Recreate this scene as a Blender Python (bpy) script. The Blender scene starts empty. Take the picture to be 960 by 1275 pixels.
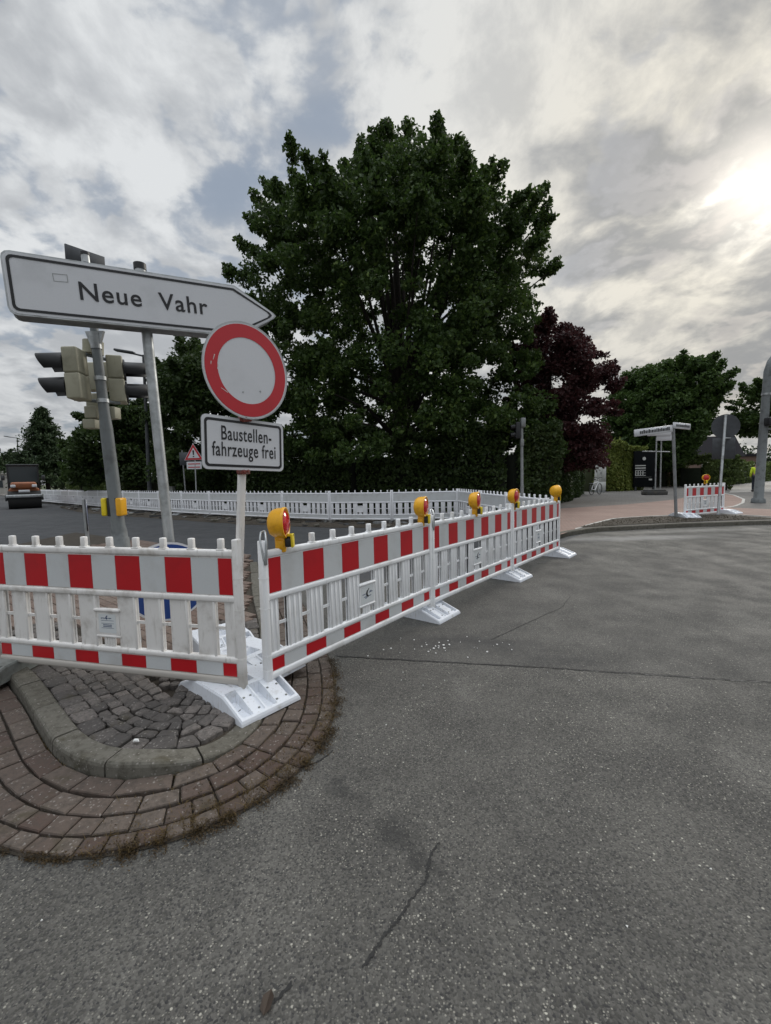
import bpy, bmesh, math, random
import numpy as np
from mathutils import Vector, Matrix
R = math.radians
random.seed(7)
rng = np.random.default_rng(11)
sc = bpy.context.scene
col = sc.collection

# ------------------------------------------------------------------ camera
F, PITCH, ROLL, CZ = 540.0, 0.0801, 0.0214, 1.444
cam = bpy.data.objects.new("camera", bpy.data.cameras.new("camera"))
col.objects.link(cam)
cam.data.sensor_fit = 'VERTICAL'
cam.data.sensor_height = 24.0
cam.data.lens = F / 1275.0 * 24.0
cam.data.clip_start = 0.05
cam.data.clip_end = 3000
_cp, _sp, _cr, _sr = math.cos(PITCH), math.sin(PITCH), math.cos(ROLL), math.sin(ROLL)
_fw = Vector((0, _cp, -_sp)); _up = Vector((0, _sp, _cp)); _rt = Vector((1, 0, 0))
_cR = _rt * _cr - _up * _sr
_cU = _rt * _sr + _up * _cr
cam.matrix_world = Matrix(((_cR.x, _cU.x, -_fw.x, 0), (_cR.y, _cU.y, -_fw.y, 0), (_cR.z, _cU.z, -_fw.z, CZ), (0, 0, 0, 1)))
sc.camera = cam

def ray(px, py):
    a, b = px - 480.0, py - 637.5
    return _fw + _cR * (a / F) - _cU * (b / F)
def G(px, py, z=0.0):
    d = ray(px, py); t = (z - CZ) / d.z
    return Vector((d.x * t, d.y * t, z))
def D(px, py, Y):
    d = ray(px, py); t = Y / d.y
    return Vector((d.x * t, Y, CZ + d.z * t))

# ------------------------------------------------------------------ view + light
sc.view_settings.view_transform = 'Standard'
sc.view_settings.look = 'None'
sc.view_settings.exposure = 0.12
sc.view_settings.gamma = 1.0
SUN_AZ, SUN_EL = R(40.0), R(25.5)          # azimuth from +Y towards +X
sd = Vector((math.sin(SUN_AZ) * math.cos(SUN_EL), math.cos(SUN_AZ) * math.cos(SUN_EL), math.sin(SUN_EL)))
sun = bpy.data.objects.new("sun", bpy.data.lights.new("sun", 'SUN'))
sun.data.energy = 1.3; sun.data.angle = R(18); sun.data.color = (1.0, 0.95, 0.87)
sun.rotation_euler = sd.to_track_quat('Z', 'Y').to_euler()
col.objects.link(sun)

class NT:
    """tiny helper round a node tree"""
    def __init__(s, tree): s.t = tree; s.n = tree.nodes; s.l = tree.links
    def node(s, typ, props=None, **inp):
        n = s.n.new(typ)
        for k, v in (props or {}).items(): setattr(n, k, v)
        for k, v in inp.items():
            key = int(k[1:]) if k[0] == 'i' and k[1:].isdigit() else k.replace('_', ' ')
            s.set(n.inputs[key], v)
        return n
    def set(s, sock, v):
        if isinstance(v, bpy.types.NodeSocket): s.l.new(v, sock)
        else:
            if isinstance(v, (tuple, list)) and len(v) == 3 and sock.type == 'RGBA': v = (*v, 1)
            sock.default_value = v
    def m(s, op, a, b=0.0, c=0.0, clamp=False):
        n = s.n.new('ShaderNodeMath'); n.operation = op; n.use_clamp = clamp
        s.set(n.inputs[0], a); s.set(n.inputs[1], b); s.set(n.inputs[2], c)
        return n.outputs[0]
    def mix(s, f, a, b, mode='MIX'):
        n = s.n.new('ShaderNodeMix'); n.data_type = 'RGBA'; n.blend_type = mode
        s.set(n.inputs[0], f); s.set(n.inputs[6], a); s.set(n.inputs[7], b)
        return n.outputs[2]
    def noise(s, vec, scale, detail=3, rough=0.5, dist=0.0, lac=2.0):
        n = s.n.new('ShaderNodeTexNoise')
        if vec is not None: s.l.new(vec, n.inputs['Vector'])
        n.inputs['Scale'].default_value = scale; n.inputs['Detail'].default_value = detail
        n.inputs['Roughness'].default_value = rough; n.inputs['Distortion'].default_value = dist
        n.inputs['Lacunarity'].default_value = lac
        return n.outputs[0]
    def ramp(s, f, lo, hi, a=0.0, b=1.0, smooth=True):
        n = s.n.new('ShaderNodeMapRange'); n.interpolation_type = 'SMOOTHSTEP' if smooth else 'LINEAR'
        s.set(n.inputs[0], f); s.set(n.inputs[1], lo); s.set(n.inputs[2], hi); s.set(n.inputs[3], a); s.set(n.inputs[4], b)
        return n.outputs[0]
    def vmap(s, vec, loc=(0, 0, 0), rot=(0, 0, 0), scale=(1, 1, 1)):
        n = s.n.new('ShaderNodeMapping'); s.l.new(vec, n.inputs[0])
        n.inputs[1].default_value = loc; n.inputs[2].default_value = rot; n.inputs[3].default_value = scale
        return n.outputs[0]

world = bpy.data.worlds.new("World"); sc.world = world; world.use_nodes = True
w = NT(world.node_tree); w.n.clear()
sky = w.node('ShaderNodeTexSky', dict(sky_type='NISHITA', sun_disc=False, sun_elevation=SUN_EL, sun_rotation=SUN_AZ, air_density=1.2, dust_density=2.0, altitude=10))
tc = w.node('ShaderNodeTexCoord').outputs['Generated']
sep = w.node('ShaderNodeSeparateXYZ', Vector=tc)
zc = w.m('ADD', w.m('MAXIMUM', sep.outputs[2], 0.0), 0.26)
cv = w.node('ShaderNodeCombineXYZ', X=w.m('DIVIDE', sep.outputs[0], zc), Y=w.m('DIVIDE', sep.outputs[1], zc), Z=0.0).outputs[0]
warp = w.node('ShaderNodeTexNoise', Vector=cv, Scale=1.6, Detail=3.0)
wv = w.node('ShaderNodeVectorMath', dict(operation='MULTIPLY_ADD')); w.set(wv.inputs[0], warp.outputs[1]); wv.inputs[1].default_value = (0.22, 0.22, 0); w.set(wv.inputs[2], cv)
cvw = wv.outputs[0]
streak = w.vmap(cvw, rot=(0, 0, R(-35)), scale=(1.15, 0.72, 1))
nA = w.noise(w.vmap(streak, loc=(3.3, 1.2, 0)), 2.1, 7, 0.52)
nB = w.noise(w.vmap(cvw, loc=(8.1, 4.4, 0)), 5.2, 7, 0.55)
nC = w.noise(w.vmap(cvw, loc=(1.7, 9.4, 0)), 0.8, 3, 0.5)
bil = w.m('SUBTRACT', 1.0, w.m('ABSOLUTE', w.m('SUBTRACT', w.m('MULTIPLY', w.noise(w.vmap(cvw, loc=(2.2, 6.1, 0)), 3.4, 5, 0.5), 2.0), 1.0)))
nD = w.noise(w.vmap(cvw, loc=(5.5, 2.7, 0)), 11.0, 6, 0.6)
dens = w.m('ADD', w.m('ADD', w.m('MULTIPLY', nA, 0.50), w.m('MULTIPLY', nB, 0.30)), w.m('ADD', w.m('MULTIPLY', w.m('SUBTRACT', bil, 0.35), 0.20), w.m('MULTIPLY', nD, 0.14)))
bright = w.m('MULTIPLY', w.ramp(dens, 0.495, 0.645), w.ramp(w.noise(w.vmap(streak, loc=(9.5, 3.3, 0)), 6.5, 7, 0.62), 0.32, 0.62, 0.50, 1.08))
dsun = w.node('ShaderNodeVectorMath', dict(operation='DOT_PRODUCT')); w.l.new(tc, dsun.inputs[0]); dsun.inputs[1].default_value = sd
ds = w.m('MAXIMUM', dsun.outputs['Value'], 0.0)
halo = w.m('POWER', ds, 8.0); core = w.m('ADD', w.m('MULTIPLY', w.m('POWER', ds, 420.0), 1.6), w.m('MULTIPLY', w.m('POWER', ds, 60.0), 0.08))
lo = w.mix(halo, (0.43, 0.45, 0.475), (0.345, 0.345, 0.34))
hi = w.mix(halo, (0.68, 0.70, 0.715), (0.78, 0.735, 0.635))
cloud = w.mix(bright, lo, hi)
# gaps of duller blue between the clouds
def hole(x, y, rx, ry, rot):
    q = w.vmap(cvw, loc=(0, 0, 0)); sb = w.node('ShaderNodeVectorMath', dict(operation='SUBTRACT')); w.l.new(q, sb.inputs[0]); sb.inputs[1].default_value = (x + .175, y + .175, 0)
    rt_ = w.node('ShaderNodeVectorRotate', dict(rotation_type='Z_AXIS'), Angle=-rot); w.l.new(sb.outputs[0], rt_.inputs[0])
    ln_ = w.node('ShaderNodeVectorMath', dict(operation='LENGTH')); w.l.new(w.vmap(rt_.outputs[0], scale=(1 / rx, 1 / ry, 0)), ln_.inputs[0])
    return w.ramp(ln_.outputs['Value'], 1.2, 0.2)
hs = w.m('MAXIMUM', w.m('MAXIMUM', hole(-.40, .98, .34, .17, -.4), hole(-.12, .86, .30, .13, .1)), w.m('MAXIMUM', hole(.67, .94, .12, .08, .3), hole(.29, .75, .16, .08, 1.0)))
vn = w.m('ABSOLUTE', w.m('SUBTRACT', w.noise(w.vmap(cvw, loc=(4.4, 7.7, 0)), 2.6, 5, 0.55), 0.5))
vein = w.ramp(vn, 0.055, 0.008)
gap = w.m('MAXIMUM', w.m('MULTIPLY', w.ramp(dens, 0.515, 0.455), w.ramp(nC, 0.46, 0.56)), w.m('MAXIMUM', w.m('MULTIPLY', hs, w.ramp(dens, 0.600, 0.535, 0, 0.85)), w.m('MULTIPLY', vein, w.m('MULTIPLY', w.ramp(dens, 0.62, 0.55), 0.6))))
skyblue = w.mix(0.8, w.node('ShaderNodeVectorMath', dict(operation='SCALE'), Vector=sky.outputs[0], Scale=0.10).outputs[0], (0.25, 0.305, 0.39))
cloud = w.mix(w.m('MULTIPLY', gap, w.m('SUBTRACT', 0.95, w.m('MULTIPLY', halo, 0.6), clamp=True)), cloud, skyblue)
# glow where the sun stands behind thin cloud
cg = w.m('MULTIPLY', core, w.ramp(dens, 0.46, 0.64, 0.35, 1.3))
cloud = w.mix(1.0, cloud, w.node('ShaderNodeCombineXYZ', X=cg, Y=w.m('MULTIPLY', cg, 0.93), Z=w.m('MULTIPLY', cg, 0.80)).outputs[0], 'ADD')
# greyer, denser bank low down; unseen cover overhead brightened to light the ground
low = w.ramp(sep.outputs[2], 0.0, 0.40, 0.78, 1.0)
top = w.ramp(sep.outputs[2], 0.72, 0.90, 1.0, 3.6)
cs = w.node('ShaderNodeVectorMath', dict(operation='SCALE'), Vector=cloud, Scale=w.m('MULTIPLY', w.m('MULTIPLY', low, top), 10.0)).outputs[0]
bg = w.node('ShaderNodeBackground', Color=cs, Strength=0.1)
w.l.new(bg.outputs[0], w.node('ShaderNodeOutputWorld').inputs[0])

# ------------------------------------------------------------------ materials
def mat(name, color=(0.5, 0.5, 0.5), rough=0.6, metal=0.0, build=None, spec=0.5, **kw):
    m = bpy.data.materials.new(name); m.use_nodes = True
    t = NT(m.node_tree); b = t.n['Principled BSDF']
    b.inputs['Base Color'].default_value = (*color, 1); b.inputs['Roughness'].default_value = rough
    b.inputs['Metallic'].default_value = metal; b.inputs['Specular IOR Level'].default_value = spec
    if build: build(t, b)
    return m
def coords(t, kind='Object'): return t.node('ShaderNodeTexCoord').outputs[kind]
def bump(t, b, h, strength=0.4, dist=0.005):
    n = t.node('ShaderNodeBump', Height=h, Strength=strength, Distance=dist); t.l.new(n.outputs[0], b.inputs['Normal'])
def dirty(c0, c1, scale=3.0, lo=0.5, hi=0.75, rough=0.45, low=None, bmp=0.0, fine=60):
    """colour c0 with dirt c1 in cloudy patches and, if low is given, more of it under that height"""
    def f(t, b):
        v = coords(t)
        n = t.noise(v, scale, 6, 0.65)
        k = t.ramp(n, lo, hi)
        st = t.noise(t.vmap(v, scale=(1, 1, 0.15)), scale * 9, 4, 0.6)
        k = t.m('MAXIMUM', k, t.m('MULTIPLY', t.ramp(st, 0.55, 0.75), 0.55))
        if low is not None:
            z = t.node('ShaderNodeSeparateXYZ', Vector=v).outputs[2]
            k = t.m('MAXIMUM', k, t.m('MULTIPLY', t.ramp(t.m('ADD', z, t.m('MULTIPLY', n, 0.12)), low + .12, low, 0, 1), 0.8))
        t.l.new(t.mix(k, c0, c1), b.inputs['Base Color'])
        t.l.new(t.ramp(n, 0.3, 0.7, rough - .07, rough + .15), b.inputs['Roughness'])
        if bmp: bump(t, b, t.noise(v, fine, 3), bmp, 0.002)
    return f
M = {}
M['plastic'] = mat('white_plastic', build=dirty((0.83, 0.84, 0.85), (0.50, 0.49, 0.46), 2.5, 0.50, 0.82, 0.42, low=0.10))
M['plastic_old'] = mat('scuffed_white_plastic', build=dirty((0.76, 0.745, 0.725), (0.36, 0.33, 0.29), 4.0, 0.48, 0.80, 0.5, low=0.22))
M['plastic_far'] = mat('pale_white_plastic', build=dirty((0.80, 0.81, 0.84), (0.52, 0.52, 0.52), 2.0, 0.5, 0.9, 0.5, low=0.12))
M['foot_white'] = mat('foot_plastic', build=dirty((0.68, 0.71, 0.76), (0.34, 0.33, 0.30), 9.0, 0.55, 0.85, 0.5, low=-0.05, bmp=0.15))
M['foot_grey'] = mat('recycled_foot_plastic', build=dirty((0.22, 0.235, 0.22), (0.10, 0.10, 0.09), 5.0, 0.45, 0.75, 0.7, bmp=0.3))
M['foot_dark'] = mat('dark_foot_rubber', build=dirty((0.05, 0.05, 0.05), (0.10, 0.09, 0.07), 5.0, 0.45, 0.75, 0.8))
def retro(c, c2):
    def f(t, b):
        v = coords(t)
        vo = t.node('ShaderNodeTexVoronoi', Vector=v, Scale=160.0)
        n = t.noise(v, 3.0, 5, 0.6)
        c_ = t.mix(t.ramp(n, 0.5, 0.8, 0, 0.7), c, c2)
        c_ = t.mix(t.m('MULTIPLY', vo.outputs[0], 0.25), c_, (c[0] * .75, c[1] * .75, c[2] * .75))
        t.l.new(c_, b.inputs['Base Color']); b.inputs['Roughness'].default_value = 0.35
    return f
M['sheet_white'] = mat('reflective_white', build=retro((0.60, 0.62, 0.63), (0.42, 0.41, 0.39)))
M['sheet_red'] = mat('reflective_red', build=retro((0.50, 0.008, 0.015), (0.32, 0.010, 0.014)))
M['sign_white'] = mat('sign_white', build=retro((0.64, 0.65, 0.68), (0.50, 0.51, 0.53)))
M['sign_black'] = mat('sign_black', (0.008, 0.008, 0.010), 0.4)
M['sign_red'] = mat('sign_red', build=retro((0.50, 0.014, 0.024), (0.32, 0.012, 0.018)))
M['sign_blue'] = mat('sign_blue', build=retro((0.006, 0.045, 0.22), (0.006, 0.03, 0.15)))
M['label_blue'] = mat('label_ink', (0.05, 0.08, 0.17), 0.5)
M['label_paper'] = mat('label_paper', (0.66, 0.69, 0.70), 0.4)
M['galv'] = mat('galvanised_steel', metal=0.75, build=dirty((0.46, 0.48, 0.49), (0.27, 0.28, 0.28), 6.0, 0.4, 0.7, 0.42))
M['grey_paint'] = mat('grey_mast_paint', build=dirty((0.15, 0.165, 0.17), (0.08, 0.085, 0.085), 5.0, 0.45, 0.75, 0.55))
M['grey_steel'] = mat('weathered_grey_steel', build=dirty((0.22, 0.23, 0.235), (0.12, 0.12, 0.12), 4.0, 0.45, 0.75, 0.5))
M['dark_steel'] = mat('dark_steel', build=dirty((0.045, 0.05, 0.055), (0.025, 0.025, 0.025), 4.0, 0.45, 0.75, 0.6))
M['sign_back'] = mat('sign_back_grey', build=dirty((0.055, 0.06, 0.068), (0.035, 0.037, 0.04), 3.0, 0.45, 0.75, 0.6))
M['beige'] = mat('beige_housing', build=dirty((0.36, 0.345, 0.26), (0.24, 0.23, 0.17), 5.0, 0.45, 0.8, 0.55))
M['black_plastic'] = mat('black_plastic', (0.012, 0.013, 0.015), 0.5)
M['yellow'] = mat('yellow_plastic', build=dirty((0.80, 0.40, 0.008), (0.58, 0.26, 0.01), 14.0, 0.5, 0.8, 0.35))
M['yellow_bright'] = mat('lemon_plastic', build=dirty((0.72, 0.56, 0.015), (0.50, 0.36, 0.01), 14.0, 0.5, 0.8, 0.4))
def lens(t, b):
    v = coords(t); vo = t.node('ShaderNodeTexVoronoi', dict(feature='DISTANCE_TO_EDGE'), Vector=v, Scale=70.0)
    t.l.new(t.mix(t.ramp(vo.outputs[0], 0.0, 0.12), (0.25, 0.004, 0.01), (0.62, 0.012, 0.02)), b.inputs['Base Color'])
    b.inputs['Roughness'].default_value = 0.15; b.inputs['Coat Weight'].default_value = 0.5
M['lens'] = mat('red_lens', build=lens)
M['rust'] = mat('rusty_clamp', build=dirty((0.20, 0.045, 0.035), (0.26, 0.20, 0.18), 30.0, 0.5, 0.65, 0.7))
M['glass_dark'] = mat('dark_glass', (0.02, 0.03, 0.035), 0.08)
M['orange'] = mat('orange_machine_paint', build=dirty((0.27, 0.085, 0.028), (0.12, 0.055, 0.03), 3.0, 0.45, 0.8, 0.5))
M['tyre'] = mat('tyre_rubber', (0.02, 0.02, 0.02), 0.8)
M['hivis'] = mat('hivis_fabric', (0.55, 0.70, 0.03), 0.8)
M['trousers'] = mat('dark_trousers', (0.02, 0.024, 0.035), 0.9)
M['skin'] = mat('skin', (0.42, 0.25, 0.18), 0.6)
M['hair'] = mat('hair', (0.03, 0.02, 0.015), 0.8)
M['board'] = mat('shade_black_board', (0.006, 0.007, 0.008), 0.9, spec=0.08)  # near-black also carries the shade of the hedge gap
M['cabinet'] = mat('cabinet_paint', build=dirty((0.48, 0.49, 0.47), (0.30, 0.30, 0.27), 3.0, 0.45, 0.8, 0.5))
M['roof'] = mat('dark_roof_tiles', spec=0.1, build=dirty((0.022, 0.022, 0.026), (0.035, 0.03, 0.03), 8.0, 0.4, 0.7, 0.8))
M['brick'] = mat('brown_brick', build=dirty((0.14, 0.09, 0.07), (0.20, 0.14, 0.11), 6.0, 0.4, 0.7, 0.9))
M['render'] = mat('pale_render', build=dirty((0.40, 0.39, 0.36), (0.30, 0.29, 0.26), 2.0, 0.4, 0.8, 0.9))

ISL_C = (-1.3, 2.65)
def asphalt(t, b):
    v = coords(t)
    vs = t.node('ShaderNodeTexVoronoi', Vector=v, Scale=150.0)      # chippings ~6 mm
    vb = t.node('ShaderNodeTexVoronoi', Vector=v, Scale=75.0)
    cell = t.node('ShaderNodeSeparateColor', Color=vs.outputs[1])
    cellb = t.node('ShaderNodeSeparateColor', Color=vb.outputs[1])
    big = t.noise(v, 0.35, 5, 0.6); mid = t.noise(v, 2.3, 6, 0.6); fine = t.noise(v, 320, 2, 0.6)
    base = t.mix(big, (0.064, 0.062, 0.056), (0.104, 0.100, 0.090))
    base = t.mix(t.ramp(mid, 0.35, 0.7, 0, 0.6), base, (0.060, 0.058, 0.054))
    base = t.mix(t.ramp(t.noise(t.vmap(v, rot=(0, 0, 0.35), scale=(1, 0.35, 1)), 1.3, 5, 0.6), 0.52, 0.68, 0, 0.55), base, (0.135, 0.130, 0.118))
    # how coarse / worn the surface is here
    wear = t.ramp(t.noise(v, 1.1, 4, 0.6), 0.33, 0.62, 0.35, 1.0)
    c1 = t.mix(t.ramp(cell.outputs[0], 0.0, 1.0, 0.62, 1.32, False), (0, 0, 0), base)
    n = t.n.new('ShaderNodeVectorMath'); n.operation = 'SCALE'; t.l.new(base, n.inputs[0])
    t.l.new(t.ramp(cell.outputs[0], 0, 1, 0.60, 1.35, False), n.inputs['Scale']); c1 = n.outputs[0]
    sp = t.m('MULTIPLY', t.ramp(cell.outputs[1], 0.80, 0.90), t.ramp(vs.outputs[0], 0.55, 0.30))
    sp2 = t.m('MULTIPLY', t.ramp(cellb.outputs[1], 0.91, 0.95), t.ramp(vb.outputs[0], 0.40, 0.20))
    dens = t.ramp(t.noise(v, 3.0, 5, 0.7), 0.40, 0.68, 0.25, 1.0)
    c = t.mix(t.m('MULTIPLY', sp, t.m('MULTIPLY', wear, 0.75)), c1, (0.33, 0.315, 0.27))
    c = t.mix(t.m('MULTIPLY', sp2, t.m('MULTIPLY', dens, 0.9)), c, (0.52, 0.50, 0.43))
    dk = t.m('MULTIPLY', t.ramp(cell.outputs[2], 0.80, 0.92), 0.7)
    c = t.mix(dk, c, (0.022, 0.022, 0.024))
    # older strip beyond the seam, a little darker and smoother
    s = t.node('ShaderNodeSeparateXYZ', Vector=v)
    ln = t.m('ADD', t.m('SUBTRACT', s.outputs[1], 3.335), t.m('MULTIPLY', s.outputs[0], 0.19))
    far = t.m('MULTIPLY', t.ramp(ln, -0.01, 0.02), t.ramp(ln, 6.5, 3.0))
    c = t.mix(t.m('MULTIPLY', far, 0.22), c, (0.05, 0.05, 0.049))
    # stains and dusty patches with a shape of their own
    wob = t.node('ShaderNodeTexNoise', Vector=v, Scale=3.2, Detail=5.0, Roughness=0.65)
    wv_ = t.node('ShaderNodeVectorMath', dict(operation='MULTIPLY_ADD')); t.l.new(wob.outputs[1], wv_.inputs[0])
    wv_.inputs[1].default_value = (0.5, 0.5, 0); t.l.new(v, wv_.inputs[2])
    def blob(x, y, rx, ry, rot):
        q = t.vmap(wv_.outputs[0], loc=(0, 0, 0))
        sub = t.node('ShaderNodeVectorMath', dict(operation='SUBTRACT')); t.l.new(q, sub.inputs[0]); sub.inputs[1].default_value = (x + .25, y + .25, 0)
        rr = t.node('ShaderNodeVectorRotate', dict(rotation_type='Z_AXIS'), Angle=-rot); t.l.new(sub.outputs[0], rr.inputs[0])
        sc_ = t.vmap(rr.outputs[0], scale=(1 / rx, 1 / ry, 0))
        ln_ = t.node('ShaderNodeVectorMath', dict(operation='LENGTH')); t.l.new(sc_, ln_.inputs[0])
        return t.ramp(ln_.outputs['Value'], 1.25, 0.0)
    for (x, y, rx, ry, rot, k, cc) in (
        (0.75, 3.62, 0.75, 0.20, -0.25, 0.62, (0.030, 0.030, 0.031)), (1.35, 3.25, 0.40, 0.12, -0.2, 0.5, (0.030, 0.030, 0.031)),
        (-0.02, 1.66, 0.17, 0.07, -0.7, 0.65, (0.022, 0.022, 0.022)), (0.12, 1.55, 0.10, 0.06, -0.7, 0.6, (0.022, 0.022, 0.022)),
        (-0.24, 1.92, 0.12, 0.06, -0.7, 0.6, (0.022, 0.022, 0.022)), (3.4, 7.4, 1.2, 0.18, 0.8, 0.5, (0.03, 0.03, 0.031)),
        (5.4, 9.4, 2.3, 0.42, 0.05, 0.85, (0.24, 0.235, 0.225)), (7.6, 10.4, 2.2, 0.30, 0.1, 0.65, (0.22, 0.215, 0.20)),
        (3.9, 9.0, 1.1, 0.25, 0.3, 0.55, (0.04, 0.04, 0.04)), (-1.2, 9.0, 3.0, 1.0, 0.2, 0.4, (0.03, 0.032, 0.035))):
        c = t.mix(t.m('MULTIPLY', blob(x, y, rx, ry, rot), k), c, cc)
    # the carriageway beyond the barriers is a newer, bluish black layer
    newer = t.ramp(t.m('ADD', t.m('MULTIPLY', s.outputs[0], -0.77), t.m('MULTIPLY', s.outputs[1], 0.64)), 2.9, 3.0)
    newer = t.m('MULTIPLY', newer, t.ramp(s.outputs[1], 5.8, 6.2))
    nb = t.mix(t.noise(v, 0.8, 6, 0.65), (0.028, 0.030, 0.034), (0.066, 0.069, 0.074))
    c = t.mix(t.m('MULTIPLY', newer, 0.85), c, nb)
    t.l.new(c, b.inputs['Base Color'])
    t.l.new(t.ramp(mid, 0.3, 0.7, 0.72, 0.9), b.inputs['Roughness'])
    h = t.m('ADD', t.m('MULTIPLY', cell.outputs[0], 0.7), t.m('MULTIPLY', fine, 0.5))
    h = t.m('SUBTRACT', h, vs.outputs[0])
    bump(t, b, h, 0.55, 0.004)
M['asphalt'] = mat('asphalt', rough=0.85, build=asphalt, spec=0.35)
def stone(c0, c1, c2, sc_=30, rough=0.85, bm_=0.5):
    def f(t, b):
        v = coords(t)
        rnd = t.node('ShaderNodeNewGeometry').outputs['Random Per Island']
        n = t.noise(v, sc_, 6, 0.7)
        cc = t.mix(rnd, c0, c1); cc = t.mix(t.ramp(n, 0.4, 0.75), cc, c2)
        moss = t.ramp(t.noise(v, 4.0, 5, 0.7), 0.55, 0.72, 0, 0.6)
        cc = t.mix(moss, cc, (0.045, 0.038, 0.018))
        vo = t.node('ShaderNodeTexVoronoi', Vector=v, Scale=130.0)
        ce = t.node('ShaderNodeSeparateColor', Color=vo.outputs[1])
        cc = t.mix(t.m('MULTIPLY', t.ramp(ce.outputs[1], 0.95, 0.99), 0.5), cc, (0.30, 0.28, 0.26))
        t.l.new(cc, b.inputs['Base Color']); b.inputs['Roughness'].default_value = rough
        bump(t, b, t.m('ADD', n, t.m('MULTIPLY', t.noise(v, 160, 3, 0.6), 0.4)), bm_, 0.006)
    return f
M['paver'] = mat('red_brown_paver', build=stone((0.072, 0.048, 0.039), (0.120, 0.098, 0.082), (0.060, 0.050, 0.042)), spec=0.3)
M['paver_flat'] = mat('brown_paver', build=stone((0.135, 0.088, 0.070), (0.185, 0.140, 0.115), (0.11, 0.09, 0.075)), spec=0.3)
M['sett'] = mat('granite_sett', build=stone((0.07, 0.064, 0.060), (0.16, 0.142, 0.130), (0.050, 0.046, 0.043), 45), spec=0.35)
M['kerb'] = mat('kerb_concrete', build=stone((0.105, 0.098, 0.080), (0.14, 0.132, 0.112), (0.055, 0.050, 0.038), 22), spec=0.3)
def soil(t, b):
    v = coords(t); n = t.noise(v, 9, 8, 0.7); n2 = t.noise(v, 60, 5, 0.7)
    c = t.mix(n, (0.018, 0.014, 0.010), (0.075, 0.060, 0.042)); c = t.mix(t.ramp(n2, 0.55, 0.75, 0, 0.5), c, (0.12, 0.10, 0.08))
    t.l.new(c, b.inputs['Base Color']); b.inputs['Roughness'].default_value = 0.95; bump(t, b, t.m('ADD', n, n2), 0.9, 0.02)
M['soil'] = mat('soil', build=soil)
def grassland(t, b):
    v = coords(t); n = t.noise(v, 0.2, 8, 0.7); n2 = t.noise(v, 12, 5, 0.7)
    c = t.mix(n, (0.035, 0.050, 0.016), (0.065, 0.080, 0.028)); c = t.mix(t.ramp(n2, 0.5, 0.75, 0, 0.5), c, (0.09, 0.085, 0.04))
    t.l.new(c, b.inputs['Base Color']); b.inputs['Roughness'].default_value = 0.95
M['grassland'] = mat('grassland', build=grassland)
def paving(c0, c1, cj, bw, bh, rot=0.0, joint=0.006):
    def f(t, b):
        v = coords(t); q = t.vmap(v, rot=(0, 0, rot))
        br = t.node('ShaderNodeTexBrick', Vector=q, Color1=(*c0, 1), Color2=(*c1, 1), Mortar=(*cj, 1), Scale=1.0)
        br.inputs['Brick Width'].default_value = bw; br.inputs['Row Height'].default_value = bh; br.inputs['Mortar Size'].default_value = joint
        n = t.noise(v, 0.6, 6, 0.65); n2 = t.noise(v, 6, 6, 0.65)
        c = t.mix(t.ramp(n, 0.35, 0.7, 0, 0.45), br.outputs[0], tuple(x * 0.62 for x in c0))
        c = t.mix(t.ramp(n2, 0.5, 0.8, 0, 0.4), c, (0.2, 0.19, 0.17))
        t.l.new(c, b.inputs['Base Color']); b.inputs['Roughness'].default_value = 0.88
        bump(t, b, t.m('SUBTRACT', n2, br.outputs[1]), 0.4, 0.005)
    return f
M['pink_path'] = mat('pink_cycle_path', build=paving((0.27, 0.175, 0.143), (0.31, 0.215, 0.178), (0.12, 0.10, 0.085), 0.2, 0.1, 0.3))
M['grey_slabs'] = mat('grey_footway', build=paving((0.125, 0.118, 0.108), (0.155, 0.145, 0.135), (0.075, 0.07, 0.062), 0.3, 0.3, 0.5))
M['light_path'] = mat('light_footway', build=paving((0.30, 0.285, 0.26), (0.35, 0.33, 0.30), (0.17, 0.16, 0.14), 0.4, 0.4, 0.5))
M['white_line'] = mat('white_marking', build=dirty((0.46, 0.45, 0.42), (0.24, 0.23, 0.21), 6, 0.45, 0.7, 0.8))
M['tar'] = mat('tar_joint', build=dirty((0.011, 0.011, 0.011), (0.035, 0.034, 0.032), 30, 0.5, 0.7, 0.75))
M['joint_sand'] = mat('pale_joint', build=dirty((0.17, 0.165, 0.155), (0.05, 0.05, 0.048), 12, 0.4, 0.6, 0.9))
M['chips'] = mat('white_chips', (0.72, 0.72, 0.70), 0.7)
def foliage(name, c0, c1, trans=0.25, c2=None):
    m = bpy.data.materials.new(name); m.use_nodes = True; t = NT(m.node_tree); t.n.clear()
    rnd = t.node('ShaderNodeNewGeometry').outputs['Random Per Island']
    v = coords(t); n = t.noise(v, 0.55, 4, 0.6)
    c = t.mix(t.m('ADD', t.m('MULTIPLY', rnd, 0.6), t.m('MULTIPLY', n, 0.45)), c0, c1)
    if c2: c = t.mix(t.m('MULTIPLY', t.ramp(rnd, 0.80, 0.95), t.ramp(t.noise(v, 0.9, 3, 0.6), 0.40, 0.60, 0.3, 1.0)), c, c2)
    d = t.node('ShaderNodeBsdfPrincipled', Base_Color=c, Roughness=0.5); d.inputs['Specular IOR Level'].default_value = 0.25
    tr = t.node('ShaderNodeBsdfTranslucent', Color=t.mix(0.5, c, c1))
    mx = t.node('ShaderNodeMixShader', Fac=trans); t.l.new(d.outputs[0], mx.inputs[1]); t.l.new(tr.outputs[0], mx.inputs[2])
    t.l.new(mx.outputs[0], t.node('ShaderNodeOutputMaterial').inputs[0]); return m
M['oak'] = foliage('oak_leaves', (0.019, 0.040, 0.011), (0.068, 0.116, 0.027), 0.36, (0.14, 0.20, 0.048))
M['beech'] = foliage('purple_leaves', (0.026, 0.012, 0.013), (0.078, 0.029, 0.030), 0.33)
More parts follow.
